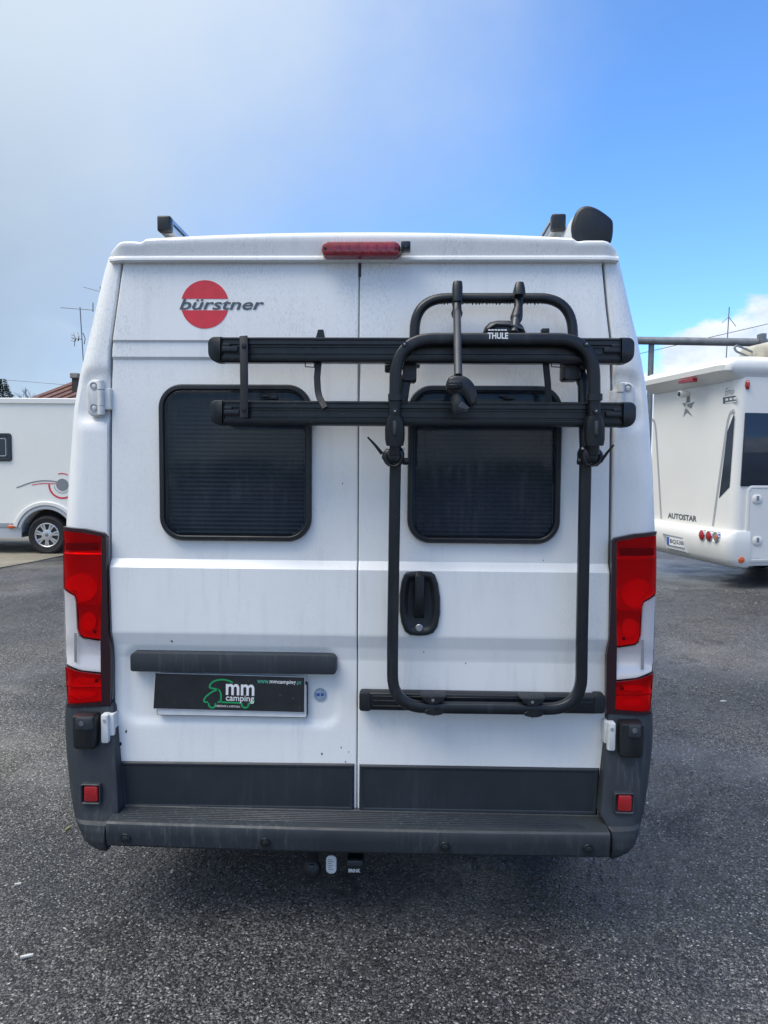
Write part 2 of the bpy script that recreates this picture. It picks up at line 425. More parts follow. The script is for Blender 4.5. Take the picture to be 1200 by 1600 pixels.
def normals2(o):
    n = len(o)
    A = sum(o[i][0] * o[(i + 1) % n][1] - o[(i + 1) % n][0] * o[i][1] for i in range(n))
    sg = 1 if A > 0 else -1
    out = []
    for i in range(n):
        a, b, c = o[i - 1], o[i], o[(i + 1) % n]
        def nn(p, q):
            dx, dy = q[0] - p[0], q[1] - p[1]; L = math.hypot(dx, dy) or 1e-9
            return (dy / L * sg, -dx / L * sg)
        n1, n2 = nn(a, b), nn(b, c)
        mx, my = n1[0] + n2[0], n1[1] + n2[1]; L = math.hypot(mx, my) or 1e-9
        mx, my = mx / L, my / L
        k = 1 / max(0.45, mx * n1[0] + my * n1[1])
        out.append((mx * k, my * k))
    return out
def rrect(x0, x1, z0, z1, r, seg=8):
    if isinstance(r, (int, float)): r = (r, r, r, r)        # bottom-left, bottom-right, top-right, top-left
    out = []
    for (cx, cz, a0), rr in zip(((x0, z0, 180), (x1, z0, 270), (x1, z1, 0), (x0, z1, 90)), r):
        rr = max(rr, 1e-4)
        ox = cx + rr if cx == x0 else cx - rr
        oz = cz + rr if cz == z0 else cz - rr
        for k in range(seg + 1):
            a = R(a0 + 90 * k / seg); out.append((ox + rr * math.cos(a), oz + rr * math.sin(a)))
    return out
def ellipse(cx, cz, rx, rz, n=28):
    return [(cx + rx * math.cos(2 * math.pi * k / n), cz + rz * math.sin(2 * math.pi * k / n)) for k in range(n)]
def chaikin(o, it=2):
    for _ in range(it):
        q = []
        for i in range(len(o)):
            a_, b_ = o[i], o[(i + 1) % len(o)]
            q += [(a_[0] * .75 + b_[0] * .25, a_[1] * .75 + b_[1] * .25), (a_[0] * .25 + b_[0] * .75, a_[1] * .25 + b_[1] * .75)]
        o = q
    return o
def fillet(pts, r, seg=8):
    pts = [Vector(p) for p in pts]; rr = r if isinstance(r, (list, tuple)) else [r] * len(pts)
    out = [pts[0]]
    for i in range(1, len(pts) - 1):
        a, b, c = pts[i - 1], pts[i], pts[i + 1]
        u, v = (a - b).normalized(), (c - b).normalized()
        th = u.angle(v)
        d = min(rr[i] / math.tan(th / 2), 0.49 * (a - b).length, 0.49 * (c - b).length)
        p0, p2 = b + u * d, b + v * d
        for k in range(seg + 1):
            t = k / seg; out.append(p0 * (1 - t) ** 2 * 1 + b * 2 * t * (1 - t) * 1 + p2 * t * t)
    out.append(pts[-1])
    return out
def prism(name, pxs, Yback, Yfront, m, parent, bev=0.002, smooth_=40, Ym=None):
    """an outline measured in the photo at depth Yfront, given its real thickness"""
    o = [(P(x, y, Yfront if Ym is None else Ym).x, P(x, y, Yfront if Ym is None else Ym).z) for x, y in pxs]
    return MB().sweep(o, [(0, Yback), (0, Yfront + bev), (bev * 0.4, Yfront + bev * 0.3), (bev, Yfront)]).build(name, m, parent, smooth_)
def rr_px(x0, x1, y0, y1, r, Y, seg=8):
    a, b = P(x0, (y0 + y1) / 2, Y), P(x1, (y0 + y1) / 2, Y)
    t, u = P((x0 + x1) / 2, y0, Y), P((x0 + x1) / 2, y1, Y)
    s_ = (b.x - a.x) / (x1 - x0)
    rr = tuple(q * s_ for q in r) if isinstance(r, (tuple, list)) else r * s_
    return rrect(a.x, b.x, u.z, t.z, rr, seg)
def panel(name, x0, x1, y0, y1, r, Yback, Yfront, m, parent, bev=0.003, smooth_=40):
    return MB().sweep(rr_px(x0, x1, y0, y1, r, Yfront), [(0, Yback), (0, Yfront + bev), (bev * 0.3, Yfront + bev * 0.3), (bev, Yfront)]).build(name, m, parent, smooth_)

def text(name, s, box, Y, m, parent, shear=0.0, bold=0.0, frame=None, rot=0.0, depth=0.0006):
    """lettering fitted to box (x0,x1,z0,z1) in the plane y=Y, facing -Y"""
    cu = bpy.data.curves.new(name, 'FONT'); cu.body = s; cu.shear = shear; cu.offset = bold; cu.resolution_u = 4
    o = bpy.data.objects.new(name, cu); COL.objects.link(o)
    bpy.context.view_layer.update()
    me = bpy.data.meshes.new_from_object(o.evaluated_get(bpy.context.evaluated_depsgraph_get()))
    bpy.data.objects.remove(o); bpy.data.curves.remove(cu)
    xs = [v.co.x for v in me.vertices]; ys = [v.co.y for v in me.vertices]
    ax, bx, ay, by = min(xs), max(xs), min(ys), max(ys)
    x0, x1, z0, z1 = box; cx, cz = (x0 + x1) / 2, (z0 + z1) / 2
    for v in me.vertices:
        x = x0 + (v.co.x - ax) / (bx - ax) * (x1 - x0); z = z0 + (v.co.y - ay) / (by - ay) * (z1 - z0)
        dx, dz_ = x - cx, z - cz
        v.co = (cx + dx * math.cos(rot) - dz_ * math.sin(rot), Y, cz + dx * math.sin(rot) + dz_ * math.cos(rot))
    bm = bmesh.new(); bm.from_mesh(me)
    ex = bmesh.ops.extrude_face_region(bm, geom=list(bm.faces))
    for v in [g for g in ex['geom'] if isinstance(g, bmesh.types.BMVert)]: v.co.y -= depth
    bmesh.ops.recalc_face_normals(bm, faces=bm.faces); bm.to_mesh(me); bm.free()
    me.materials.clear()
    for p in me.polygons: p.use_smooth = False
    o = link(name, me, m, parent)
    return o
def tbox(x0, x1, y0, y1, Y):
    a, b = P(x0, (y0 + y1) / 2, Y), P(x1, (y0 + y1) / 2, Y)
    return (a.x, b.x, P((x0 + x1) / 2, y1, Y).z, P((x0 + x1) / 2, y0, Y).z)
def stroke(name, pts, wid, Y, m, parent, closed=False, depth=0.0008):
    """a printed line of constant width through (x,z) points"""
    if len(pts) > 2 and not closed:
        for _ in range(2):
            q = [pts[0]]
            for a_, b_ in zip(pts, pts[1:]): q += [(a_[0] * .75 + b_[0] * .25, a_[1] * .75 + b_[1] * .25), (a_[0] * .25 + b_[0] * .75, a_[1] * .25 + b_[1] * .75)]
            pts = q + [pts[-1]]
    mb = MB(); n = len(pts)
    L, Rr = [], []
    for i in range(n):
        a = Vector(pts[i - 1] if (i or closed) else pts[i]); b = Vector(pts[(i + 1) % n] if (i < n - 1 or closed) else pts[i])
        d = (b - a).normalized(); q = Vector((-d.y, d.x)) * wid / 2; p = Vector(pts[i])
        L.append(p + q); Rr.append(p - q)
    v = [(p.x, Y, p.y) for p in L] + [(p.x, Y, p.y) for p in Rr]
    f = [(i, (i + 1) % n, n + (i + 1) % n, n + i) for i in range(n if closed else n - 1)]
    mb.add(v, f)
    return mb.build(name, m, parent, False)

# ------------------------------------------------------------------ the ground
def sheet_obj(name, x0, x1, y0, y1, z, m, nx=1, ny=1, kind='structure'):
    mb = MB()
    rows = [[(x0 + (x1 - x0) * i / nx, y0 + (y1 - y0) * j / ny, z) for i in range(nx + 1)] for j in range(ny + 1)]
    mb.rows(rows); o = mb.build(name, m, None, False)
    for p in o.data.polygons:
        if p.normal.z < 0: p.flip()
    tag(o, kind=kind); return o
terrain = sheet_obj('terrain', -1500, 1500, -600, 2200, -0.03, 'grass_far')
yard = sheet_obj('asphalt_yard', -60, 60, -40, 70, 0.0, 'wet_asphalt')
def G(px, py, z=0.0):
    d = ray(px, py); t = (z - CAM.z) / d.z
    return CAM + d * t
slab = MB()
sl = [G(-420, 975), G(0, 888), G(60, 877), G(120, 864), G(170, 846), G(170, 838), G(-500, 838)]
slab.add([(p.x, p.y, 0.004) for p in sl] + [(p.x, p.y, 0.014) for p in sl], [tuple(range(7, 14))] + [(i, (i + 1) % 7, 7 + (i + 1) % 7, 7 + i) for i in range(7)])
tag(slab.build('concrete_pavement', 'concrete', None, False), kind='structure')

# ------------------------------------------------------------------ the campervan
van = empty('campervan')
tag(van, 'dirty white high-roof campervan seen square from behind, filling the picture', 'campervan')
def side_tab(pts, Y=0.06):
    return sorted([(P(x, y, Y).z, P(x, y, Y).x) for y, x in pts])
SIL = {-1: side_tab([(400, 171), (430, 161), (480, 149), (535, 136), (580, 125), (640, 115), (740, 108), (820, 103), (1000, 105), (1110, 106), (1250, 112), (1340, 120)]),
        1: side_tab([(400, 966), (458, 980), (526, 997), (568, 1005), (614, 1012), (680, 1017), (740, 1021), (820, 1024), (1000, 1022), (1110, 1018), (1250, 1012), (1340, 1004)])}
DOOR_E = {-1: side_tab([(404, 190), (480, 181), (545, 173), (600, 172), (880, 172), (1010, 177), (1190, 180), (1274, 186)], 0),
           1: side_tab([(404, 942), (480, 948), (545, 955), (600, 956), (880, 952), (1010, 950), (1190, 944), (1278, 936)], 0)}
ZP = [(Z(py, 0, 370), y) for py, y in ((404, 0.0), (531, 0.0), (534.5, 0.007), (557, 0.007), (561.5, 0.015), (700, 0.013), (875, 0.011), (888, -0.010), (990, -0.011), (1009, 0.001), (1030, 0.008), (1190, -0.002), (1285, 0.004))]
ZP.sort()
def lean(z): return 0.018 * max(0, (z - 1.75) / 0.6) ** 2
def doorY(z): return lerp_tab(ZP, z) + lean(z)
Z_TOP, Z_BOT = Z(409, 0.016, 370), Z(1270, 0, 370)

# body side panels, pillars, roof -------------------------------------------------
WHEELS = (1.02, 5.05)
def ztop(y):
    return lerp_tab([(0, 9), (4.25, 9), (4.3, 2.47), (5.25, 1.45), (5.95, 1.02), (6.0, 0.9)], y)
def pillar(s):
    zs = sorted(set([Z_TOP + 0.02 - i * 0.02 for i in range(int((Z_TOP - 0.44) / 0.02) + 2)]))
    hz0, hz1 = Z(658, 0, 145), Z(586, 0, 145)
    rows = []
    ys = [0.16 + i * 0.06 for i in range(98)]
    for z in zs:
        xi = lerp_tab(DOOR_E[s], z) + s * 0.009; xo = lerp_tab(SIL[s], z)
        wd = abs(xo - xi); r = min(0.075, wd * 0.75)
        y0 = lean(z) + 0.004
        row = [(xi, y0 + 0.07, z), (xi, y0 + 0.006, z), (xi + s * 0.004, y0 + 0.001, z)]
        fl = wd - r
        for k in range(1, 10): row.append((xi + s * (0.004 + (fl - 0.004) * k / 9), y0, z))
        for k in range(1, 9):
            a = R(90 * k / 8); row.append((xo - s * r + s * r * math.sin(a), y0 + r - r * math.cos(a), z))
        # shallow pressed pocket round the upper hinge
        inz = sstep(hz0 - 0.022, hz0 + 0.030, z) * (1 - sstep(hz1 - 0.03, hz1 + 0.03, z))
        pk = []
        for (x, y, zz) in row:
            d = abs(x - xi)
            dep = 0.024 * inz * (1 - sstep(wd * 0.50, wd * 0.86, d)) if y < y0 + 0.05 else 0
            pk.append((x, y + dep, zz))
        row = pk
        for y in ys:
            row.append((xo, y, min(z, ztop(y))))
        rows.append(row)
    mb = MB().rows(rows)
    # open the wheel arches
    ff = []
    for f in mb.f:
        c = sum((Vector(mb.v[i]) for i in f), Vector()) / len(f)
        if c.y > 0.3 and any((c.y - wy) ** 2 + (c.z - 0.34) ** 2 < 0.40 ** 2 for wy in WHEELS): continue
        ff.append(f)
    mb.f = ff
    o = mb.build('side_panel', 'van_paint', van, 30)
    return o
for s in (-1, 1):
    pillar(s)
    for wy in WHEELS:
        mb = MB()
        xo = lerp_tab(SIL[s], 0.6)
        rows = []
        for rad, dx in ((0.385, 0.0), (0.385, 0.012), (0.425, 0.014), (0.44, 0.004), (0.44, -0.004)):
            rows.append([(xo + s * dx, wy + rad * math.cos(R(a)), 0.34 + rad * math.sin(R(a))) for a in range(-5, 186, 5)])
        mb.rows(rows); mb.build('wheel_arch_trim', 'bumper_plastic', van)

# roof skin with its raised middle and the rear header panel
XC = 0.5 * (SIL[-1][-1][1] + SIL[1][-1][1])
XL, XR = X(170.5, 402, 0.0), X(967, 402, 0.0)
ZLIP = Z(403, -0.012)
def roof_top(x):
    px_l, px_r = X(243, 370, 0.1), X(886, 370, 0.1)
    zc, zs_ = Z(359, 0.01), Z(371, 0.02)
    zed = Z(375.5, 0.02)
    t = (x - 0.5 * (px_l + px_r)) / (0.5 * (px_r - px_l))
    mid = zc - (zc - zs_) * abs(t) ** 2.2
    e = sstep(px_l - 0.012, px_l + 0.004, x) * (1 - sstep(px_r - 0.004, px_r + 0.012, x))
    z = zed + (mid - zed) * e
    # small water channel beside the raised middle
    for pc in (px_l - 0.022, px_r + 0.022):
        z -= 0.003 * math.exp(-((x - pc) / 0.012) ** 2)
    # rounded outer corners
    d = min(x - XL, XR - x)
    rr = 0.06
    if d < rr: z -= rr * (1 - math.sqrt(max(0, 1 - ((rr - d) / rr) ** 2)))
    return max(z, ZLIP + 0.014)
xs = sorted(set([XL + (XR - XL) * i / 130 for i in range(131)] + [XL + 0.002, XL + 0.006, XL + 0.012, XR - 0.002, XR - 0.006, XR - 0.012] +
                [X(p, 370, 0.1) + q for p in (243, 886) for q in (-0.036, -0.03, -0.022, -0.014, -0.008, -0.004, 0, 0.004, 0.014, 0.022, 0.03, 0.036)]))
mb = MB(); rows = []
for x in xs:
    zt = roof_top(x); h = zt - ZLIP - 0.010
    zb = ZLIP + 0.010
    le = sstep(0.0, 0.05, min(x - XL, XR - x)); lo = 0.012 * (1 - le)
    col = [(x, 0.10, ZLIP - 0.010), (x, 0.006 + lo, ZLIP - 0.010), (x, -0.005 + lo, ZLIP - 0.009), (x, -0.010 + lo, ZLIP - 0.005), (x, -0.0095 + lo, ZLIP + 0.003), (x, -0.004 + lo, zb)]
    for k in range(1, 11):
        a = k / 10
        col.append((x, -0.004 + lo - 0.022 * a * le + 0.13 * a ** 7, zb + h * (1 - (1 - a) ** 1.35)))
    for y in [0.2, 0.3, 0.5, 0.8] + [1.2 + 0.4 * i for i in range(8)] + [4.3, 4.6, 4.9, 5.25, 5.5, 5.75, 5.95, 6.0]:
        col.append((x, y, min(zt + 0.015 * min(1, y), ztop(y))))
    rows.append(col)
mb.rows(rows); mb.build('roof', 'van_paint', van, 32)
# dark seal behind the doors, floor, underbody
MB().box(X(180, 800), X(948, 800), 0.045, 0.06, Z_BOT - 0.05, Z_TOP + 0.03).build('door_frame', 'seam_grey', van, False)
fr = van.children[-1]
me = fr.data
MB().box(-0.94, 0.94, 0.08, 5.8, 0.40, 0.46).build('floor_pan', 'underbody', van, False)
MB().box(-0.45, 0.45, 0.06, 0.2, 0.33, 0.41, 0.02).build('rear_crossmember', 'underbody', van)
MB().tube([(-0.75, 1.02, 0.33), (0.75, 1.02, 0.33)], 0.05, 10, up=(0, 0, 1)).build('rear_axle', 'underbody', van)
MB().tube(fillet([(0.55, 2.5, 0.3), (0.55, 0.7, 0.3), (0.62, 0.35, 0.3)], 0.1), 0.03, 10, up=(0, 0, 1)).build('exhaust_pipe', 'underbody', van)
def van_wheel(xc, yc, s):
    e = MB().lathe([(0.20, 0.10), (0.30, 0.11), (0.335, 0.09), (0.343, 0.05), (0.343, -0.05), (0.335, -0.09), (0.30, -0.11), (0.20, -0.10)], 32, 'X', (xc, yc, 0.343)).build('wheel', 'tyre', van)
    MB().lathe([(0.0, s * 0.06), (0.08, s * 0.06), (0.10, s * 0.05), (0.17, s * 0.075), (0.205, s * 0.10), (0.215, s * 0.10), (0.215, -s * 0.05)], 28, 'X', (xc, yc, 0.343)).build('rim', 'hubcap', e)
for s in (-1, 1):
    for wy in WHEELS: van_wheel(s * 0.86, wy, s)

# rear doors -----------------------------------------------------------------------
WINR = {-1: (247, 486, 600, 846), 1: (637, 878, 602, 850)}
def seam_x(z):
    a, b = P(561, 410), P(557.5, 1270)
    return a.x + (b.x - a.x) * (z - a.z) / (b.z - a.z)
def rr_sdf(x, z, x0, x1, z0, z1, r):
    qx = abs(x - (x0 + x1) / 2) - (x1 - x0) / 2 + r; qz = abs(z - (z0 + z1) / 2) - (z1 - z0) / 2 + r
    return math.hypot(max(qx, 0), max(qz, 0)) + min(max(qx, qz), 0) - r
a, b = P(197, 1128), P(528, 1016)
REC = (a.x, b.x, a.z, b.z)
def make_door(s):
    gap = 0.0018
    zs = set(Z_BOT + (Z_TOP - Z_BOT) * i / 150 for i in range(151))
    for z, _ in ZP:
        if Z_BOT < z < Z_TOP: zs.add(z)
    zs |= {Z_BOT + 0.001, Z_BOT + 0.0025, Z_BOT + 0.0045, Z_TOP - 0.001, Z_TOP - 0.0025, Z_TOP - 0.0045}
    zs = sorted(zs)
    us = sorted(set([i / 84 for i in range(85)] + [0.0012, 0.003, 0.0053, 0.9988, 0.997, 0.9947]))
    wx0, wx1 = X(WINR[s][0], 720), X(WINR[s][1], 720); wz0, wz1 = Z(WINR[s][3], 0, sum(WINR[s][:2]) / 2), Z(WINR[s][2], 0, sum(WINR[s][:2]) / 2)
    rows = []
    for z in zs:
        e = lerp_tab(DOOR_E[s], z); m = seam_x(z) + s * gap
        x0, x1 = (e, m) if s < 0 else (m, e)
        row = []
        for u in us:
            x = x0 + (x1 - x0) * u
            y = doorY(z)
            d = min(x - x0, x1 - x, z - Z_BOT, Z_TOP - z); rr = 0.0045
            if d < rr: y += rr - math.sqrt(max(0, rr * rr - (rr - d) ** 2))
            if s < 0: y += 0.008 * (1 - sstep(-0.018, 0.012, rr_sdf(x, z, *REC, 0.05)))
            row.append((x, y, z))
        rows.append(row)
    nu, nz_ = len(us), len(zs)
    back = 0.04
    mb = MB(); mb.rows(rows)
    ff = []
    for f in mb.f:
        c = sum((Vector(mb.v[i]) for i in f), Vector()) / len(f)
        if rr_sdf(c.x, c.z, wx0, wx1, wz0, wz1, 0.08) < -0.024: continue
        ff.append(f)
    mb.f = ff
    # returned edge flanges
    ring = [rows[0][i] for i in range(nu)] + [rows[j][-1] for j in range(1, nz_)] + [rows[-1][i] for i in range(nu - 2, -1, -1)] + [rows[j][0] for j in range(nz_ - 2, 0, -1)]
    n = len(ring)
    mb.add(ring + [(x, back + lean(z), z) for x, y, z in ring], [(i, (i + 1) % n, n + (i + 1) % n, n + i) for i in range(n)])
    return mb.build('rear_door', 'van_paint', van, 28)
doors = {s: make_door(s) for s in (-1, 1)}
doors[-1]['label'] = 'left rear door with the plate board and round red emblem'
doors[1]['label'] = 'right rear door with handle and bike rack in front'
# cut the same holes in the seal sheet behind by replacing it with strips
def window(s):
    d = doors[s]; x0, x1, y0, y1 = WINR[s]
    o = rr_px(x0, x1, y0, y1, 37, -0.015, 10)
    MB().sweep(o, [(0, 0.016), (0, -0.004), (0.002, -0.010), (0.005, -0.013), (0.016, -0.014), (0.019, -0.012), (0.0205, -0.006), (0.022, -0.006), (0.0225, 0.03)], False, False).build('window_frame', 'black_plastic', d, 30)
    xs_ = [p[0] for p in o]; zs_ = [p[1] for p in o]
    MB().sweep(o, [(0.022, -0.004), (0.022, -0.009), (0.024, -0.0105), (0.035, -0.012), (0.06, -0.0128)], False, True).build('pane', 'tinted_pane', d, 50)
    # pleated blind pulled down behind the pane, in its cassette
    ax, bx, az, bz = min(xs_) + 0.012, max(xs_) - 0.012, min(zs_) + 0.012, max(zs_) - 0.012
    n = 34; rows = []
    for i in range(2 * n + 1):
        z = az + (bz - az) * i / (2 * n)
        rows.append([(ax, 0.024 + 0.010 * (i % 2), z), (bx, 0.024 + 0.010 * (i % 2), z)])
    MB().rows(rows).build('blind', 'blind', d, False)
    # small catch and stays seen near the top edge
    cxp = 425 if s < 0 else 795
    c = P(cxp, 622, -0.02)
    MB().box(c.x - 0.02, c.x + 0.02, -0.026, -0.012, c.z - 0.006, c.z + 0.008, 0.003).box(c.x - 0.032, c.x - 0.005, -0.030, -0.022, c.z + 0.002, c.z + 0.010, 0.002).build('window_catch', 'black_plastic', d)
for s in (-1, 1): window(s)

# lower cladding on the doors
def cladding(s, px):
    o = [(P(x, y, -0.008).x, P(x, y, -0.008).z) for x, y in px]
    MB().sweep(o, [(0, 0.01), (0, -0.004), (0.002, -0.007), (0.006, -0.009), (0.012, -0.0085), (0.016, -0.006)]).build('cladding', 'cladding_plastic', doors[s], 30)
cladding(-1, [(184, 1190), (553.5, 1194), (553, 1268), (190, 1263)])
cladding(1, [(561.5, 1195), (937, 1201), (933, 1275), (561, 1269)])

# number plate lamp bar, plate, promotional board
L = doors[-1]
panel('plate_lamp_bar', 203, 525, 1022, 1052, (4, 6, 8, 8), 0.012, -0.030, 'bumper_plastic', L, 0.004)
c0, c1 = P(244, 1064, -0.014), P(480, 1122, -0.014)
MB().sweep(rrect(c0.x, c1.x, c1.z, c0.z, 0.008), [(0, 0.012), (0, -0.011), (0.001, -0.013)]).build('number_plate', 'print_black', L)
MB().sweep(rrect(c0.x + 0.003, c1.x - 0.003, c1.z + 0.003, c0.z - 0.003, 0.006), [(0, -0.012), (0, -0.0145)]).build('plate_face', 'plate_white', L)
BY = -0.021
bo = [(P(x, y, BY).x, P(x, y, BY).z) for x, y in ((242.5, 1052), (476, 1058.5), (475, 1113), (239.5, 1107))]
brd = MB().sweep(bo, [(0, -0.015), (0, BY + 0.001), (0.001, BY)]).build('plate_board', 'board_black', van)
brd['label'] = 'black advertising board held over the number plate'
MB().sweep(bo, [(-0.0015, BY + 0.004), (-0.0015, BY + 0.0015), (0.0, BY + 0.0012)], False, False).build('board_edge', 'plate_white', brd)
rot = -R(1.2)
Yt = BY - 0.0004
text('lettering', 'mm', tbox(353, 397.5, 1069, 1086.5, BY), Yt, 'print_white', brd, bold=0.02, rot=rot)
text('lettering', 'camping', tbox(353, 397, 1086.5, 1098.5, BY), Yt, 'print_white', brd, bold=0.008, rot=rot)
text('lettering', 'www.', tbox(402, 421, 1062.5, 1068, BY), Yt, 'print_teal', brd, rot=rot)
text('lettering', 'mmcamping', tbox(421.5, 462, 1062.5, 1070, BY), Yt, 'print_white', brd, bold=0.015, rot=rot)
text('lettering', '.pt', tbox(463, 470.5, 1064, 1071, BY), Yt, 'print_teal', brd, rot=rot)
text('lettering', 'LIBERDADE & AVENTURA', tbox(337, 375, 1102, 1105, BY), Yt, 'print_white', brd, rot=rot)
def bp(*pts): return [(P(x, y, BY).x, P(x, y, BY).z) for x, y in pts]
# little green camper outline: alcove sweep, cab, sill and wheels
stroke('emblem', bp((364, 1067), (357, 1063), (347, 1061.5), (337, 1063), (330, 1067), (327, 1073), (329, 1075.5), (345, 1077), (345.5, 1097), (340, 1097)), 0.0058, Yt, 'print_green', brd)
stroke('emblem', bp((341, 1077), (333, 1080), (324, 1086), (319, 1092), (318.5, 1097), (325, 1097)), 0.0058, Yt, 'print_green', brd)
stroke('emblem', bp((346, 1097), (378, 1098.5)), 0.0058, Yt - 0.0001, 'print_green', brd)
stroke('emblem', bp((389, 1099), (394, 1098.5), (396.5, 1096.5), (397, 1093.5)), 0.0058, Yt, 'print_green', brd)
for wx in (331.5, 383):
    q = P(wx, 1100, BY)
    stroke('emblem', [(q.x + 0.0125 * math.cos(R(a)), q.z + 0.0125 * math.sin(R(a)) - 0.001) for a in range(-200, 21, 20)], 0.0058, Yt - 0.0002, 'print_green', brd)
# round inspection sticker
q = P(500.5, 1085.5, 0.01)
st1 = MB().sweep(ellipse(q.x, q.z, 0.0235, 0.0245), [(0, 0.017), (0, 0.0085)]).build('sticker', 'sticker_pale', L, False)
for k in range(14):
    a = 2 * math.pi * k / 14
    MBs = MB().sweep(ellipse(q.x + 0.0185 * math.cos(a), q.z + 0.019 * math.sin(a), 0.0022, 0.0022, 6), [(0, 0.0086), (0, 0.0081)]).build('sticker_print', 'print_blue', L, False)
MB().box(q.x - 0.014, q.x - 0.002, 0.0078, 0.0084, q.z - 0.005, q.z + 0.006).build('sticker_print', 'print_blue', L, False)
MB().box(q.x + 0.002, q.x + 0.013, 0.0078, 0.0084, q.z - 0.005, q.z + 0.006).build('sticker_print', 'print_blue', L, False)

# round red emblem with its word, on the left door
EY = lean(Z(475, 0, 330)) - 0.0012
c = P(320, 475.5, EY); rad = abs(X(357, 475, EY) - X(282.5, 475, EY)) / 2
def seg_disc(lo, hi):
    pts = []
    a0, a1 = math.asin(lo / rad), math.asin(hi / rad) if hi < rad else math.pi / 2
    for k in range(25): a = a0 + (a1 - a0) * k / 24; pts.append((c.x + rad * math.cos(a), c.z + rad * math.sin(a)))
    for k in range(25): a = a1 + (a0 - a1) * k / 24; pts.append((c.x - rad * math.cos(a), c.z + rad * math.sin(a)))
    out = []
    for p in pts:
        if not out or math.hypot(p[0] - out[-1][0], p[1] - out[-1][1]) > 1e-5: out.append(p)
    return out
ey = doorY(c.z)
hb = abs(Z(466.5, EY, 320) - Z(485, EY, 320)) / 2
up_ = seg_disc(hb * 0.95, rad)
dn_ = [(x, 2 * c.z - z) for x, z in seg_disc(hb * 1.0, rad)]
for o_ in (up_, dn_):
    mb = MB().sweep(o_, [(0, ey + 0.003), (0, ey - 0.0012)])
    mb.v = [(x, y + (doorY(z) - ey), z) for x, y, z in mb.v]
    mb.build('emblem', 'print_red', L, False)
t = text('lettering', 'bürstner', tbox(280.5, 413, 466.5, 484, EY), ey - 0.0022, 'print_grey', L, shear=0.28, bold=0.012)

# door handle on the right door
Rd = doors[1]
hY = -0.016
ho = [(636, 894.5), (656, 893), (674, 894.5), (680, 899), (685, 913), (688, 935), (688, 960), (684, 980), (677, 990), (668, 993.5), (655, 994.5), (641, 993), (633, 988), (627, 974), (624, 955), (624, 930), (627, 910), (631, 899)]
o_ = [(P(x, y, hY - 0.012).x, P(x, y, hY - 0.012).z) for x, y in ho]
hd = MB().sweep(o_, [(0, hY + 0.004), (0, hY - 0.004), (0.004, hY - 0.010), (0.012, hY - 0.012), (0.020, hY - 0.010), (0.026, hY - 0.003), (0.034, hY - 0.001)]).build('door_handle', 'black_plastic', Rd, 40)
a, b = P(648.5, 897, hY - 0.03), P(662.5, 965, hY - 0.03)
MB().tube([((a.x + b.x) / 2, hY - 0.004, a.z), ((a.x + b.x) / 2, hY - 0.026, a.z - 0.012), ((a.x + b.x) / 2, hY - 0.03, (a.z + b.z) / 2), ((a.x + b.x) / 2, hY - 0.024, b.z + 0.02), ((a.x + b.x) / 2, hY - 0.002, b.z)], [0.014, 0.0165, 0.0155, 0.0165, 0.019], 14, rz=0.009).build('grip', 'black_plastic', Rd, 50)
q = P(655, 981, hY - 0.014)
MB().lathe([(0.013, hY - 0.008), (0.013, hY - 0.014), (0.0105, hY - 0.016), (0.010, hY - 0.0145), (0, hY - 0.0145)], 20, 'Y', (q.x, 0, q.z)).build('lock', 'aluminium', Rd)
# seam cover strip and upper latch of the doors
MB().box(seam_x(2.1) - 0.004, seam_x(2.1) + 0.004, 0.016, 0.03, Z_BOT, Z_TOP).build('door_seal', 'seam_grey', van, False)
q = P(562.5, 422, lean(2.3))
MB().box(q.x - 0.004, q.x + 0.004, lean(q.z) - 0.004, 0.05, q.z - 0.024, q.z + 0.024, 0.002).build('latch_cover', 'black_plastic', van)
for s in (-1, 1):
    rows = []
    for i in range(60):
        z = Z_BOT + (Z_TOP - Z_BOT) * i / 59
        e = lerp_tab(DOOR_E[s], z)
        rows.append([(e - s * 0.012, 0.034 + lean(z), z), (e + s * 0.018, 0.030 + lean(z), z)])
    MB().rows(rows).build('door_seal', 'seam_grey', van, False)

# paint chips and dead insects on the doors
random.seed(4)
for x, y, r_ in ((184, 1112, 2.2), (197, 1143, 3.0), (189, 1162, 3.2), (188, 1171, 2.0), (184, 1150, 1.8), (269, 1001, 2.6), (503, 1178, 2.6), (533, 1168, 2.0), (540, 1190, 1.8), (662, 1019, 1.6), (728, 1037, 1.5), (535, 756, 1.5), (866, 760, 1.6), (850, 876, 1.3), (1 * 545, 1175, 1.4)):
    s = -1 if x < 558 else 1
    q = P(x, y, 0); rr = r_ * 0.00225
    yy = doorY(q.z) + (0.013 if s < 0 and rr_sdf(q.x, q.z, *REC, 0.05) < -0.01 else 0)
    MB().sweep([(q.x + rr * (0.5 + 0.5 * random.random()) * 0.7 * math.cos(2 * math.pi * k / 7), q.z + rr * (0.6 + 0.7 * random.random()) * math.sin(2 * math.pi * k / 7)) for k in range(7)], [(0, yy + 0.001), (0, yy - 0.0006)]).build('paint_chip', 'print_black' if r_ > 2.1 else 'print_grey', doors[s], False)

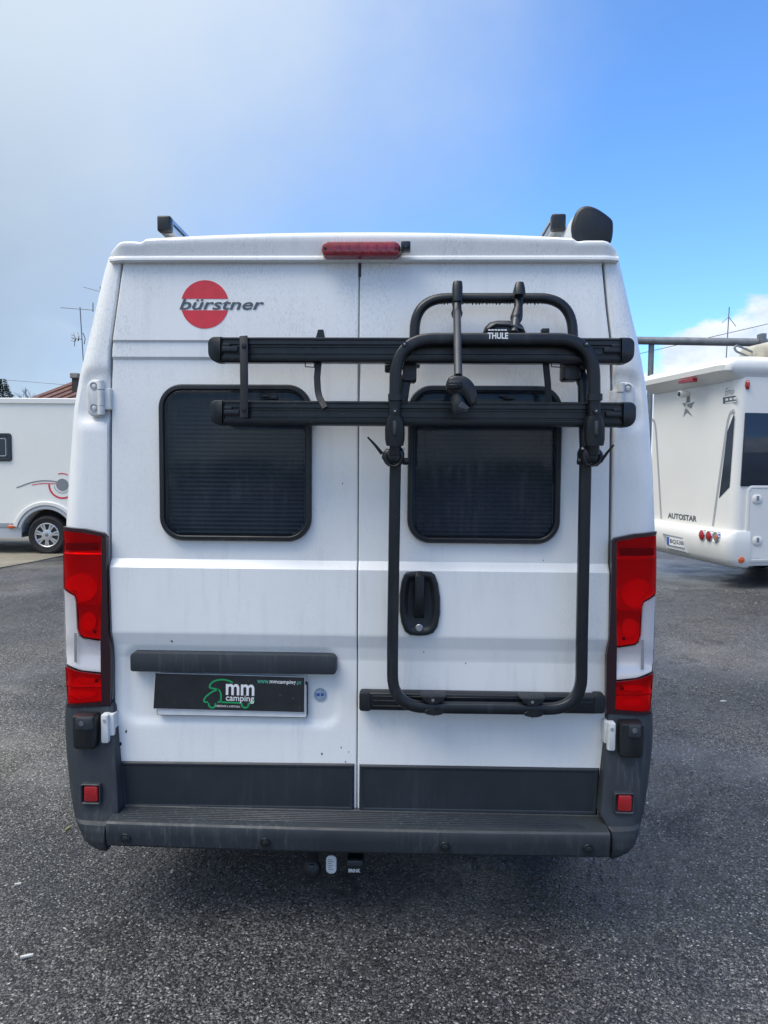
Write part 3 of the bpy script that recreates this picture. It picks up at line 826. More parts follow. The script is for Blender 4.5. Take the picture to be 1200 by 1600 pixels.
# hinges ----------------------------------------------------------------------------
def hinge_upper(s):
    y = -0.002
    if s < 0: A = dict(pl=(135, 160, 593, 651), barrel=158, door=(160, 173, 606, 640), scr=((146.5, 603), (147, 637)))
    else: A = dict(pl=(967, 992, 597, 655), barrel=970, door=(955, 968, 610, 645), scr=((981, 606), (981, 641)))
    h = MB().sweep(rr_px(*A['pl'], (12, 6, 6, 12) if s < 0 else (6, 12, 12, 6), y), [(0, 0.045), (0, y + 0.006), (0.002, y + 0.002), (0.006, y)]).build('hinge', 'white_hinge', van)
    p0, p1 = P(A['barrel'], A['pl'][2] + 2, y), P(A['barrel'], A['pl'][3] - 3, y)
    MB().tube([(p0.x, y - 0.002, p0.z), (p0.x, y - 0.002, p0.z - 0.03)], 0.013, 12).tube([(p0.x, y - 0.002, p1.z + 0.03), (p0.x, y - 0.002, p1.z)], 0.013, 12).build('knuckle', 'white_hinge', h)
    MB().tube([(p0.x, y - 0.001, p0.z - 0.032), (p0.x, y - 0.001, p1.z + 0.032)], 0.012, 12).build('pin', 'white_hinge', h)
    panel('hinge_leaf', *A['door'], 2, 0.03, y, 'white_hinge', h, 0.004)
    for x, yy in A['scr']:
        q = P(x, yy, y)
        MB().lathe([(0.0135, y - 0.0005), (0.0125, y - 0.003), (0.0115, y - 0.001), (0.0105, y + 0.003)], 18, 'Y', (q.x, 0, q.z)).build('screw_seat', 'home_grey', h)
        MB().lathe([(0.008, y + 0.003), (0.0075, y - 0.0015), (0.0, y - 0.003)], 10, 'Y', (q.x, 0, q.z)).build('screw', 'white_hinge', h)
for s in (-1, 1): hinge_upper(s)
def hinge_lower(s):
    y = -0.055
    a = (157, 169, 1117, 1162) if s < 0 else (950, 962.5, 1130, 1174)
    d_ = (168, 178, 1116, 1150) if s < 0 else (944, 951, 1127, 1162)
    h = panel('hinge', *a, 3, 0.02, y, 'white_hinge', van, 0.006)
    panel('hinge_leaf', *d_, 2, 0.02, y + 0.014, 'white_hinge', h, 0.004)
    q = P((a[0] + a[1]) / 2, a[2] + 9, y)
    MB().lathe([(0.006, y - 0.003), (0.005, y - 0.001), (0.0, y)], 10, 'Y', (q.x, 0, q.z)).build('pin', 'home_grey', h)
for s in (-1, 1): hinge_lower(s)

# tail lamps --------------------------------------------------------------------------
def curved_piece(name, pxs, s, lift, thick, m, parent, Ym=0.02):
    """a lens piece that follows the rounded corner of the body"""
    pts = [P(x, y, Ym) for x, y in pxs]
    bm = bmesh.new(); f = bm.faces.new([bm.verts.new((p.x, 0, p.z)) for p in pts])
    xs_ = [p.x for p in pts]; k = min(xs_)
    while k < max(xs_):
        k += 0.007
        bmesh.ops.bisect_plane(bm, geom=list(bm.verts) + list(bm.edges) + list(bm.faces), plane_co=(k, 0, 0), plane_no=(1, 0, 0))
    ex = bmesh.ops.extrude_face_region(bm, geom=list(bm.faces))
    for v in [g for g in ex['geom'] if isinstance(g, bmesh.types.BMVert)]: v.co.y -= thick
    bmesh.ops.recalc_face_normals(bm, faces=bm.faces)
    for v in bm.verts:
        xo = lerp_tab(SIL[s], v.co.z) + s * 0.004
        r_ = 0.085; d = (v.co.x - (xo - s * r_)) * s
        yb = (r_ - math.sqrt(max(1e-5, r_ * r_ - min(d, r_ * 0.985) ** 2))) if d > 0 else 0
        v.co.y += yb * 0.8 - lift
    me = bpy.data.meshes.new(name); bm.to_mesh(me); bm.free()
    return link(name, me, m, parent, 50)
def mirror_px(pts):
    """left lamp measurements carried to the right lamp"""
    out = []
    for x, y in pts:
        t = (y - 822) / (1097 - 822)
        xr = 1023.5 - (x - 103) * (71 / 69.0) - 2 * t
        out.append((xr, 829.5 + (y - 822) * (1108 - 828) / 275.0))
    return out
LAMP = dict(
    body=[(103, 822), (140, 825), (168, 831), (174, 838), (173, 900), (174, 985), (178, 1010), (177, 1060), (176, 1096), (108, 1099), (105, 1040), (102, 980)],
    red1=[(104.5, 828), (135, 830.5), (162.5, 836), (163, 915), (161.5, 994.5), (139, 991), (133, 986), (130, 975), (128, 933), (125, 927), (104, 917), (103.5, 870)],
    clear=[(104.5, 920), (124, 929), (126.5, 936), (128.5, 978), (131.5, 989), (138, 994), (161.5, 998), (162, 1045), (136, 1042), (110, 1034), (106.5, 1022), (105, 970)],
    red2=[(107.5, 1038), (135, 1045), (162.5, 1049), (163, 1090), (113, 1094), (110, 1070)])
LPROF = dict(
    red1=[(828, .026), (838, .020), (846, .008), (862, .012), (864, .020), (905, .005), (912, .007), (940, .025), (944, .022), (955, .007), (966, .008), (990, .024), (996, .026)],
    clear=[(918, .027), (930, .016), (985, .010), (1000, .014), (1004, .008), (1028, .012), (1034, .024), (1048, .027)],
    red2=[(1036, .026), (1050, .012), (1058, .007), (1068, .022), (1071, .009), (1086, .023), (1096, .026)])
def reflector(pxs, s, prof, m, parent, f):
    """pressed reflector behind a lens: steps that face up catch the sky, those that face down stay dim"""
    tab = [(P(*f([(130, py)])[0], 0.02).z, d) for py, d in prof]; tab.sort()
    pts_ = [P(x, y, 0.02) for x, y in f(pxs)]
    bm = bmesh.new(); bm.faces.new([bm.verts.new((p.x, 0, p.z)) for p in pts_])
    xs_ = [p.x for p in pts_]; cuts = [((min(xs_) + 0.009 * k, 0, 0), (1, 0, 0)) for k in range(1, 18)] + [((0, 0, z), (0, 0, 1)) for z, _ in tab]
    for co, no in cuts:
        bmesh.ops.bisect_plane(bm, geom=list(bm.verts) + list(bm.edges) + list(bm.faces), plane_co=co, plane_no=no)
    for v in bm.verts:
        xo = lerp_tab(SIL[s], v.co.z) + s * 0.004; r_ = 0.085; d = (v.co.x - (xo - s * r_)) * s
        yb_ = (r_ - math.sqrt(max(1e-5, r_ * r_ - min(d, r_ * 0.985) ** 2))) if d > 0 else 0
        v.co.y = yb_ * 0.8 - 0.007 - lerp_tab(tab, v.co.z) * 0.62
    for fc in bm.faces:
        if fc.normal.y > 0: fc.normal_flip()
    me = bpy.data.meshes.new('reflector'); bm.to_mesh(me); bm.free()
    return link('reflector', me, m, parent, 30)
for k_ in ('red1', 'clear', 'red2'): LAMP[k_] = [(x + 3 if x > 155 else x, y) for x, y in LAMP[k_]]
def lamp(s):
    f = (lambda p: p) if s < 0 else mirror_px
    body_ = curved_piece('tail_lamp', f(LAMP['body']), s, 0.002, 0.005, 'lamp_border', van)
    body_['label'] = 'tall tail lamp, red with a stepped clear section'
    for strip in ([(166.3, 835), (174, 838), (174, 900), (176.5, 985), (180.5, 1010), (180.5, 1060), (179.5, 1096), (166.5, 1096), (165.3, 1046), (165, 996), (166.5, 915)],
                  [(103, 822), (140, 825), (168, 831), (174, 838), (166, 836), (135, 830), (104, 827.5)],
                  [(112.5, 1094.5), (166.5, 1090.5), (166.5, 1096.5), (109, 1099.5)]):
        curved_piece('rim', f(strip), s, 0.004, 0.022, 'lamp_border', body_)
    for key, mi, ml in (('red1', 'lamp_mirror', 'lens_red'), ('clear', 'lamp_pearl', 'lens_clear'), ('red2', 'lamp_mirror', 'lens_red')):
        reflector(LAMP[key], s, LPROF[key], mi, body_, f)
        curved_piece('lens', f(LAMP[key]), s, 0.0245, 0.0025, ml, body_)
    def rp(x0, x1, y0, y1): return f([(x0, y0), (x1, y0), (x1, y1), (x0, y1)])
    curved_piece('divider', f([(124.5, 928.5), (126, 929.5), (128, 936), (130, 978), (133, 988), (139, 992.5), (161.8, 996.3), (161.8, 997.6), (138, 993.8), (131.8, 989), (128.8, 978), (126.8, 937)]), s, 0.0235, 0.005, 'chrome', body_)
    curved_piece('divider', rp(124, 128.5, 985, 1030), s, 0.0220, 0.002, 'chrome', body_)
    def el_px(cx, cy, rx, ry, n_=18): return f([(cx + rx * math.cos(2 * math.pi * k / n_), cy + ry * math.sin(2 * math.pi * k / n_)) for k in range(n_)])
    for (cx, cy, rx, ry, m_, lf) in ((134, 916, 26, 22, 'lamp_glow_mid', 0.0228), (137, 923, 19, 13, 'lamp_glow_hot', 0.0234), (146, 968, 12, 15, 'lamp_glow_mid', 0.0228), (147, 974, 8, 7, 'lamp_glow_hot', 0.0234),
                                     (137, 1079, 22, 7, 'lamp_glow_mid', 0.0228), (140, 1058, 17, 4.5, 'lamp_glow_mid', 0.0228), (141, 1080, 14, 3.6, 'lamp_glow_hot', 0.0234)):
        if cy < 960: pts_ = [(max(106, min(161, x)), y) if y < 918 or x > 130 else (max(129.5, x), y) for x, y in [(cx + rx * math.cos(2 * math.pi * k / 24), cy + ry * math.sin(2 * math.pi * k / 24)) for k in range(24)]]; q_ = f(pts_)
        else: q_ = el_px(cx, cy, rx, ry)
        curved_piece('filter', q_, s, lf, 0.0005, m_, body_)  # concentric plates paint the soft inner glow under the red lens
    curved_piece('filter', rp(108, 161, 847, 858), s, 0.0228, 0.0006, 'lamp_border', body_)
    for x, y in ((154, 1061), (152, 985)):
        p = f([(x, y)])[0]; q = P(p[0], p[1], 0.0)
        MB().lathe([(0.006, -0.020), (0.006, -0.0235), (0, -0.024)], 10, 'Y', (q.x, 0, q.z)).build('bulb', 'seal_rubber', body_)
for s in (-1, 1): lamp(s)

# high brake lamp and rear-view camera in the header
bl = panel('brake_lamp', 502, 626, 376, 400, (9, 9, 11, 11), 0.02, -0.052, 'brake_red', van, 0.010)
for k in range(7):
    xk = 520 + k * 14.2
    panel('lamp_cell', xk, xk + 12.5, 382, 395, 1.5, -0.04, -0.0535, 'brake_red', bl, 0.002)
for xk in (508, 619):
    q = P(xk, 388, -0.055); MB().lathe([(0.006, -0.050), (0.0055, -0.0535), (0, -0.0535)], 10, 'Y', (q.x, 0, q.z)).build('screw', 'seal_rubber', bl)
q = P(634, 386, -0.05)
cmb = MB().box(q.x - 0.016, q.x + 0.016, -0.075, -0.02, q.z - 0.012, q.z + 0.014, 0.004).build('reversing_camera', 'black_plastic', van)
MB().lathe([(0.010, -0.075), (0.009, -0.081), (0.004, -0.080), (0, -0.082)], 14, 'Y', (q.x, 0, q.z)).build('lens', 'home_glass', cmb)
MB().tube([(q.x - 0.010, -0.05, q.z - 0.01), (q.x - 0.018, -0.052, q.z - 0.024), (q.x - 0.026, -0.046, q.z - 0.03)], 0.003, 6).build('cable', 'wire_black', cmb)

# rear bumper -------------------------------------------------------------------------
def corner(s):
    Ltab = [(1097, 103, 177), (1104, 101, 178), (1130, 100, 179), (1160, 101, 180), (1200, 104, 182), (1240, 108, 184), (1268, 112, 185), (1283, 115, 175), (1290, 117, 166), (1300, 120, 164), (1316, 129, 164), (1325, 140, 165), (1330, 158, 167)]
    Rtab = [(1108, 1019, 950), (1115, 1021, 949), (1140, 1022, 948), (1170, 1021, 946), (1210, 1017, 943), (1250, 1012, 940), (1275, 1008, 938), (1292, 1004, 948), (1300, 1002, 954), (1312, 999, 956), (1328, 992, 956), (1337, 980, 955), (1342, 962, 954)]
    tab = Ltab if s < 0 else Rtab
    rows = []
    prot = [0.012, 0.022, 0.032, 0.040, 0.052, 0.062, 0.070, 0.078, 0.094, 0.100, 0.104, 0.100, 0.092]
    # resample smoothly
    fine = []
    for i in range(len(tab) - 1):
        for k in range(4):
            t_ = k / 4
            fine.append(tuple(tab[i][j] + (tab[i + 1][j] - tab[i][j]) * t_ for j in range(3)) + (prot[i] + (prot[i + 1] - prot[i]) * t_,))
    fine.append(tab[-1] + (prot[-1],))
    for py, xo_, xi_, pr in fine:
        z = P((xo_ + xi_) / 2, py, -pr).z
        xo, xi = X(xo_, py, -pr + 0.05), X(xi_, py, -pr)
        wd = abs(xo - xi); r_ = min(0.07, wd * 0.6)
        row = [(xi, 0.05, z), (xi, -pr + 0.008, z), (xi + s * 0.003, -pr + 0.002, z), (xi + s * 0.008, -pr, z)]
        for k in range(1, 7): row.append((xi + s * (0.008 + (wd - r_ - 0.008) * k / 6), -pr + 0.004 * (k / 6) ** 2, z))
        for k in range(1, 9):
            a_ = R(90 * k / 8); row.append((xo - s * r_ * (1 - math.sin(a_)), -pr + 0.004 + r_ * (1 - math.cos(a_)), z))
        row += [(xo, 0.2, z), (xo, 0.55, z)]
        rows.append(row)
    top = [(x, max(y, 0.03), z + 0.004) for x, y, z in rows[0]]
    c_ = MB().rows([top] + rows).build('bumper_corner', 'bumper_plastic', van, 35)
    c_['label'] = 'dark plastic bumper corner under the tail lamp'
    y = -0.052
    # grip box
    g = (112, 148, 1119, 1172) if s < 0 else (970, 1007, 1131, 1186)
    panel('grip_box', *g, (7, 7, 4, 4), 0.0, y - 0.024, 'black_plastic', c_, 0.010)
    gi = (g[0] + 5, g[1] - 4) if s < 0 else (g[0] + 13, g[1] - 5)
    panel('grip_lip', gi[0], gi[1], g[2] + 3, g[2] + 22, 3, -0.06, y - 0.032, 'bumper_plastic', c_, 0.004)
    q = P(127 if s < 0 else 992, 1131 if s < 0 else 1142, y - 0.033)
    MB().lathe([(0.009, y - 0.030), (0.009, y - 0.034), (0.005, y - 0.035), (0, y - 0.033)], 12, 'Y', (q.x, 0, q.z)).build('screw', 'dark_metal', c_)
    # reflector in its pocket
    rfl = (131, 152.5, 1229, 1253) if s < 0 else (966, 987.5, 1243, 1268)
    yy = -0.078
    MB().sweep(rr_px(rfl[0] - 6, rfl[1] + 4, rfl[2] - 3, rfl[3] + 4, 4, yy), [(0, -0.04), (0, yy + 0.002), (0.002, yy), (0.006, yy + 0.004), (0.007, yy + 0.016)]).build('reflector_pocket', 'bumper_plastic', c_)
    panel('reflector', *rfl, 3, -0.05, yy + 0.001, 'reflector_red', c_, 0.003)
for s in (-1, 1): corner(s)
# step with its tread ribs
def zy(py, y, px=560): return P(px, py, y).z
ZS = zy(1292, -0.125)                         # tread level
bx0, bx1 = X(164.5, 1300, -0.135), X(954.5, 1305, -0.135)
yf = -0.142
zb_ = zy(1338, yf)
prof = [(0.03, ZS + 0.006), (-0.004, ZS + 0.008), (-0.012, ZS + 0.002), (yf + 0.022, ZS), (yf + 0.010, ZS - 0.002), (yf + 0.003, ZS - 0.008), (yf, ZS - 0.018), (yf + 0.002, (ZS + zb_) / 2), (yf + 0.008, zb_ + 0.012), (yf + 0.016, zb_ + 0.003), (yf + 0.03, zb_), (0.05, zb_ + 0.01)]
mb = MB(); rows = []
nX = 60
for i in range(nX + 1):
    x = bx0 + (bx1 - bx0) * i / nX
    t_ = (x - (bx0 + bx1) / 2) / ((bx1 - bx0) / 2)
    bow = 0.012 * t_ * t_
    rows.append([(x, y + (bow if y < -0.02 else 0), z) for y, z in prof])
mb.rows(rows)
n = len(prof)
mb.f += [tuple(range(n)), tuple(nX * n + k for k in range(n))]
step = mb.build('rear_step', 'bumper_plastic', van, 30)
rx0, rx1 = X(200, 1285, -0.1), X(915, 1290, -0.1)
for k in range(6):
    y = -0.030 - k * 0.0135
    xa, xb = rx0 + 0.01 * k * 0.3 - (0.05 * k / 6), rx1 + (0.02 * k / 6)
    xa = X(205 - k * 4, 1285, -0.1); xb = X(895 + k * 4, 1290, -0.1)
    MB().box(xa, xb, y - 0.0035, y + 0.0035, ZS - 0.002, ZS + 0.0042, 0.0018, 1).build('tread_rib', 'bumper_plastic', step)
for x, y in ((193.5, 1313), (414, 1318), (695.5, 1324.5), (921, 1330)):
    q = P(x, y, yf - 0.002)
    t_ = (q.x - (bx0 + bx1) / 2) / ((bx1 - bx0) / 2); yo = yf + 0.012 * t_ * t_
    e = MB().lathe([(0.0185, yo + 0.01), (0.0185, yo - 0.001), (0.017, yo - 0.003), (0.0125, yo - 0.003), (0.012, yo - 0.0005)], 22, 'Y', (q.x, 0, q.z)).build('parking_sensor', 'black_plastic', step)
    MB().lathe([(0.0118, yo), (0.0115, yo - 0.004), (0.008, yo - 0.0055), (0, yo - 0.0058)], 20, 'Y', (q.x, 0, q.z)).build('sensor_face', 'black_plastic', step)

# tow bar under the bumper
ty = -0.02
q = P(488, 1356, ty)
tow = MB().lathe([(0.0, q.z + 0.034), (0.02, q.z + 0.03), (0.031, q.z + 0.012), (0.033, q.z - 0.006), (0.029, q.z - 0.024), (0.018, q.z - 0.034), (0, q.z - 0.036)], 18, 'Z', (q.x, ty, 0)).build('tow_bar', 'black_plastic', van)
MB().tube(fillet([(q.x, ty, q.z + 0.02), (q.x, ty + 0.03, 0.335), (q.x + 0.1, 0.2, 0.345)], 0.03), 0.022, 12, up=(1, 0, 0)).build('neck', 'underbody', tow)
MB().box(q.x - 0.010, q.x + 0.010, ty - 0.036, ty - 0.02, q.z + 0.006, q.z + 0.028, 0.004).build('clip', 'rack_grey', tow)
MB().sweep(rr_px(509.5, 525.5, 1337, 1365, 7, -0.03), [(0, -0.024), (0, -0.030), (0.002, -0.031)]).build('rating_plate', 'plate_white', tow)
for k in range(6):
    z_ = P(517, 1343 + k * 3, -0.03).z; x_ = X(513, 1350, -0.03)
    MB().box(x_, x_ + 0.012 + 0.006 * (k % 2), -0.0316, -0.0308, z_ - 0.0008, z_ + 0.0008).build('print_line', 'print_grey', tow, False)
pl = panel('socket_block', 541, 567.5, 1345, 1367, 3, 0.06, -0.03, 'black_plastic', tow, 0.004)
panel('socket_lid', 541.5, 566.5, 1345, 1354, 2, -0.02, -0.036, 'rack_grey', tow, 0.003)
text('lettering', 'BRINK', tbox(544.5, 563, 1357.5, 1363, -0.031), -0.0312, 'print_white', tow, bold=0.03)

# roof rails ------------------------------------------------------------------------------
def rail(px0, px1, py0, py1, y0):
    a, b = P(px0, py1, y0), P(px1, py0, y0)
    zl = a.z
    r_ = MB().box(a.x + 0.002, b.x - 0.002, y0 + 0.03, 4.0, a.z + 0.002, b.z - 0.002, 0.004).build('roof_rail', 'aluminium', van)
    MB().box(a.x, b.x, y0, y0 + 0.04, a.z, b.z, 0.008, 3).build('end_cap', 'black_plastic', r_)
    MB().box(b.x - 0.004, b.x + 0.0005, y0 + 0.05, 3.98, (a.z + b.z) / 2 + 0.002, (a.z + b.z) / 2 + 0.010).build('slot', 'seal_rubber', r_, False)
    MB().box(a.x - 0.0005, a.x + 0.004, y0 + 0.05, 3.98, (a.z + b.z) / 2 + 0.002, (a.z + b.z) / 2 + 0.010).build('slot', 'seal_rubber', r_, False)
    for yk in (0.62, 2.0, 3.6):
        MB().box(a.x + 0.004, b.x - 0.004, yk, yk + 0.10, roof_top((a.x + b.x) / 2) - 0.02, a.z + 0.004, 0.004).build('foot', 'aluminium', r_)
    return r_
rail(245, 266, 336, 361, 0.42)
rail(862, 885, 333, 359, 0.42)
# ------------------------------------------------------------------ roof awning
aw = empty('awning', (X(925, 360, 0.3), 0.3, roof_top(X(925, 360, 0.3))))
tag(aw, 'closed roof awning with black end cap on the right edge of the campervan roof', 'awning')
def under(o, par):
    o.parent = par; o.matrix_parent_inverse = Matrix.Translation(-Vector(par.location)); return o
AO = [(P(x, y, 0.27).x, P(x, y, 0.27).z) for x, y in ((900, 384), (896, 372), (893, 352), (900, 331), (907, 323), (916, 320), (927, 321.5), (940, 328), (956, 340), (959.5, 347), (958.5, 370), (954, 382), (940, 386))]
AO = chaikin(AO)
under(MB().sweep(AO, [(0, 0.292), (0, 0.280), (0.004, 0.274), (0.012, 0.27)]).build('end_cap', 'black_plastic', None, 50), aw)
AS = [(x - nx * 0.001, z - nz * 0.001) for (x, z), (nx, nz) in zip(AO, normals2(AO))]
under(MB().sweep(AS, [(0, 4.2), (0, 0.290)]).build('awning_box', 'awning_shell', None, 50), aw)
under(MB().sweep(AO, [(0, 4.26), (0, 4.2)]).build('end_cap', 'black_plastic', None, 50), aw)
for yk in (0.5, 2.1, 3.8):
    q = P(905, 375, 0.27)
    under(MB().box(X(884, 370, 0.27), q.x + 0.03, yk, yk + 0.12, roof_top(q.x) - 0.01, q.z + 0.03, 0.006).build('bracket', 'aluminium', None), aw)

# ------------------------------------------------------------------ the folded bike rack on the right door
rk = empty('bike_rack', (X(765, 1100, -0.1), -0.06, Z(1100, -0.1)))
tag(rk, 'black folded bicycle rack with two wheel rails mounted on the right rear door', 'bike rack')
def U(mb, name, m, parent=None, sm=40):
    o = mb.build(name, m, None, sm)
    if parent is None: under(o, rk)
    else: o.parent = parent
    return o
def pts(Y, *q): return [P(x, y, Y if len(t) < 3 else t[2]) for t in q for (x, y) in [t[:2]]]
# lower crossbar with end caps
cb = U(MB().sweep(rr_px(572, 934, 1085, 1113, 4, -0.045), [(0, -0.002), (0, -0.040), (0.003, -0.044), (0.006, -0.045)]), 'crossbar', 'rack_rail')
for x0, x1, dy in ((561, 580, -1), (928, 946, 3)):
    U(MB().sweep(rr_px(x0, x1, 1083 + dy, 1113 + dy, 5, -0.048), [(0, -0.004), (0, -0.042), (0.003, -0.047), (0.007, -0.048)]), 'end_cap', 'black_plastic', cb)
for yk in (1089, 1096, 1104):
    a, b = P(582, yk - 1, -0.045), P(928, yk + 1.5, -0.045)
    U(MB().box(a.x, b.x, -0.0475, -0.040, a.z - 0.0025, a.z + 0.0025, 0.001, 1), 'rib', 'rack_rail', cb)
# main tube loop, one bent tube
fr = [P(615.5, 720, -0.10), P(614, 1060, -0.085), P(660, 1106, -0.085), P(860, 1107, -0.085), P(906, 1062, -0.085), P(915, 720, -0.10)]
path = fillet([P(648, 560, -0.060), P(632, 600, -0.085), P(618, 700, -0.10), P(613.5, 1000, -0.088), P(613, 1104, -0.085), P(908, 1108, -0.085), P(909, 1000, -0.088), P(915, 700, -0.10), P(912, 600, -0.085), P(896, 560, -0.060)],
              [0, 0.05, 0.2, 0.3, 0.13, 0.13, 0.3, 0.2, 0.05, 0], 10)
U(MB().tube(path, 0.0195, 16, rz=0.0185), 'main_frame', 'rack_black', None, 50)
# upper hoop
path = fillet([P(648, 575, -0.060), P(647.5, 466, -0.058), P(894, 466, -0.058), P(896, 575, -0.060)], [0, 0.125, 0.125, 0], 12)
U(MB().tube(path, 0.0175, 16), 'upper_hoop', 'rack_black', None, 50)
# front hoop that carries the rails
HY = -0.190
path = fillet([P(616, 690, HY + 0.012), P(619, 530, HY), P(927, 530, HY), P(929, 690, HY + 0.012)], [0, 0.125, 0.125, 0], 12)
fh = U(MB().tube(path, 0.0195, 16, rz=0.0185), 'front_hoop', 'rack_black', None, 50)
text_o = text('lettering', 'THULE', tbox(762, 794, 519.5, 529.5, HY - 0.02), HY - 0.0190, 'print_white', None, bold=0.03); text_o.parent = fh
q = tbox(763, 793, 514.5, 516.5, HY - 0.012)
for k in range(6):
    x_ = q[0] + (q[1] - q[0]) * k / 6
    U(MB().box(x_, x_ + 0.008, HY - 0.0125, HY - 0.009, q[2], q[3]), 'print_line', 'print_white', fh, False)
# wheel rails: open channels with ribs, rounded caps
def wheel_rail(x0, x1, y0, y1, Yf):
    a, b, t_, u_ = P(x0, (y0 + y1) / 2, Yf), P(x1, (y0 + y1) / 2, Yf), P((x0 + x1) / 2, y0, Yf), P((x0 + x1) / 2, y1, Yf)
    zt, zb2 = t_.z, u_.z; h = zt - zb2; yb = Yf + 0.045
    sec = [(yb, zb2), (Yf + 0.010, zb2), (Yf + 0.002, zb2 + 0.004), (Yf, zb2 + 0.010), (Yf, zb2 + h * 0.24), (Yf + 0.008, zb2 + h * 0.26), (Yf + 0.008, zb2 + h * 0.33), (Yf + 0.003, zb2 + h * 0.345), (Yf + 0.003, zb2 + h * 0.36), (Yf + 0.010, zb2 + h * 0.37),
           (Yf + 0.010, zb2 + h * 0.60), (Yf + 0.004, zb2 + h * 0.61), (Yf + 0.004, zb2 + h * 0.635), (Yf + 0.012, zb2 + h * 0.645), (Yf + 0.012, zb2 + h * 0.70), (Yf + 0.004, zb2 + h * 0.72), (Yf + 0.004, zb2 + h * 0.86),
           (Yf + 0.009, zb2 + h * 0.87), (Yf + 0.009, zb2 + h * 0.90), (Yf + 0.002, zb2 + h * 0.91), (Yf + 0.002, zt - 0.003), (Yf + 0.006, zt), (yb, zt)]
    xa, xb = a.x + 0.045, b.x - 0.045
    n = len(sec)
    mb = MB().add([(xa, y, z) for y, z in sec] + [(xb, y, z) for y, z in sec], [(i, (i + 1) % n, n + (i + 1) % n, n + i) for i in range(n)])
    r_ = U(mb, 'wheel_rail', 'rack_rail', None, 20)
    s_ = 0.0021
    for s, (p, q_) in ((-1, (a.x, xa + 0.004)), (1, (xb - 0.004, b.x))):
        rad = (0.035, 0.002, 0.002, 0.022) if s < 0 else (0.002, 0.035, 0.022, 0.002)
        U(MB().sweep(rrect(p, q_, zb2 - 0.001, zt + 0.001, rad, 8), [(0, yb), (0, Yf + 0.004), (0.002, Yf - 0.001), (0.007, Yf - 0.003)]), 'rail_cap', 'rack_black', r_)
        # moulded tongue of the cap that reaches into the channel
        t0, t1 = (q_ - 0.014, q_ + 0.05) if s < 0 else (p - 0.05, p + 0.014)
        U(MB().box(t0, t1, Yf - 0.001, Yf + 0.012, zb2 + h * 0.40, zb2 + h * 0.62, 0.003), 'cap_tongue', 'rack_black', r_)
        U(MB().box(t0 + (0 if s < 0 else 0.025), t1 - (0.025 if s < 0 else 0), Yf + 0.001, Yf + 0.012, zb2 + h * 0.61, zb2 + h * 0.76, 0.003), 'cap_tongue', 'rack_black', r_)
    return r_
r_up = wheel_rail(324.5, 992, 527, 566.5, -0.165)
r_lo = wheel_rail(327.5, 994.5, 627, 665.5, -0.165)
r_up['label'] = 'upper wheel rail'; r_lo['label'] = 'lower wheel rail'
# brackets between hoop and main frame with star knobs
for (x0, x1, y0, y1, kx, ky) in ((629, 651, 560, 596, 607, 575), (881, 908, 560, 594, 911, 573)):
    b_ = U(MB().sweep(rr_px(x0, x1, y0, y1, 5, -0.11), [(0, -0.04), (0, -0.105), (0.004, -0.11)]), 'bracket', 'rack_black')
    c_ = P(kx, ky, -0.10)
    U(MB().lathe([(0.0, -0.012), (0.014, -0.012), (0.017, -0.006), (0.017, 0.006), (0.012, 0.010), (0.006, 0.012), (0.006, 0.05)], 10, 'X', (c_.x, -0.10, c_.z)), 'knob', 'rack_black', b_)
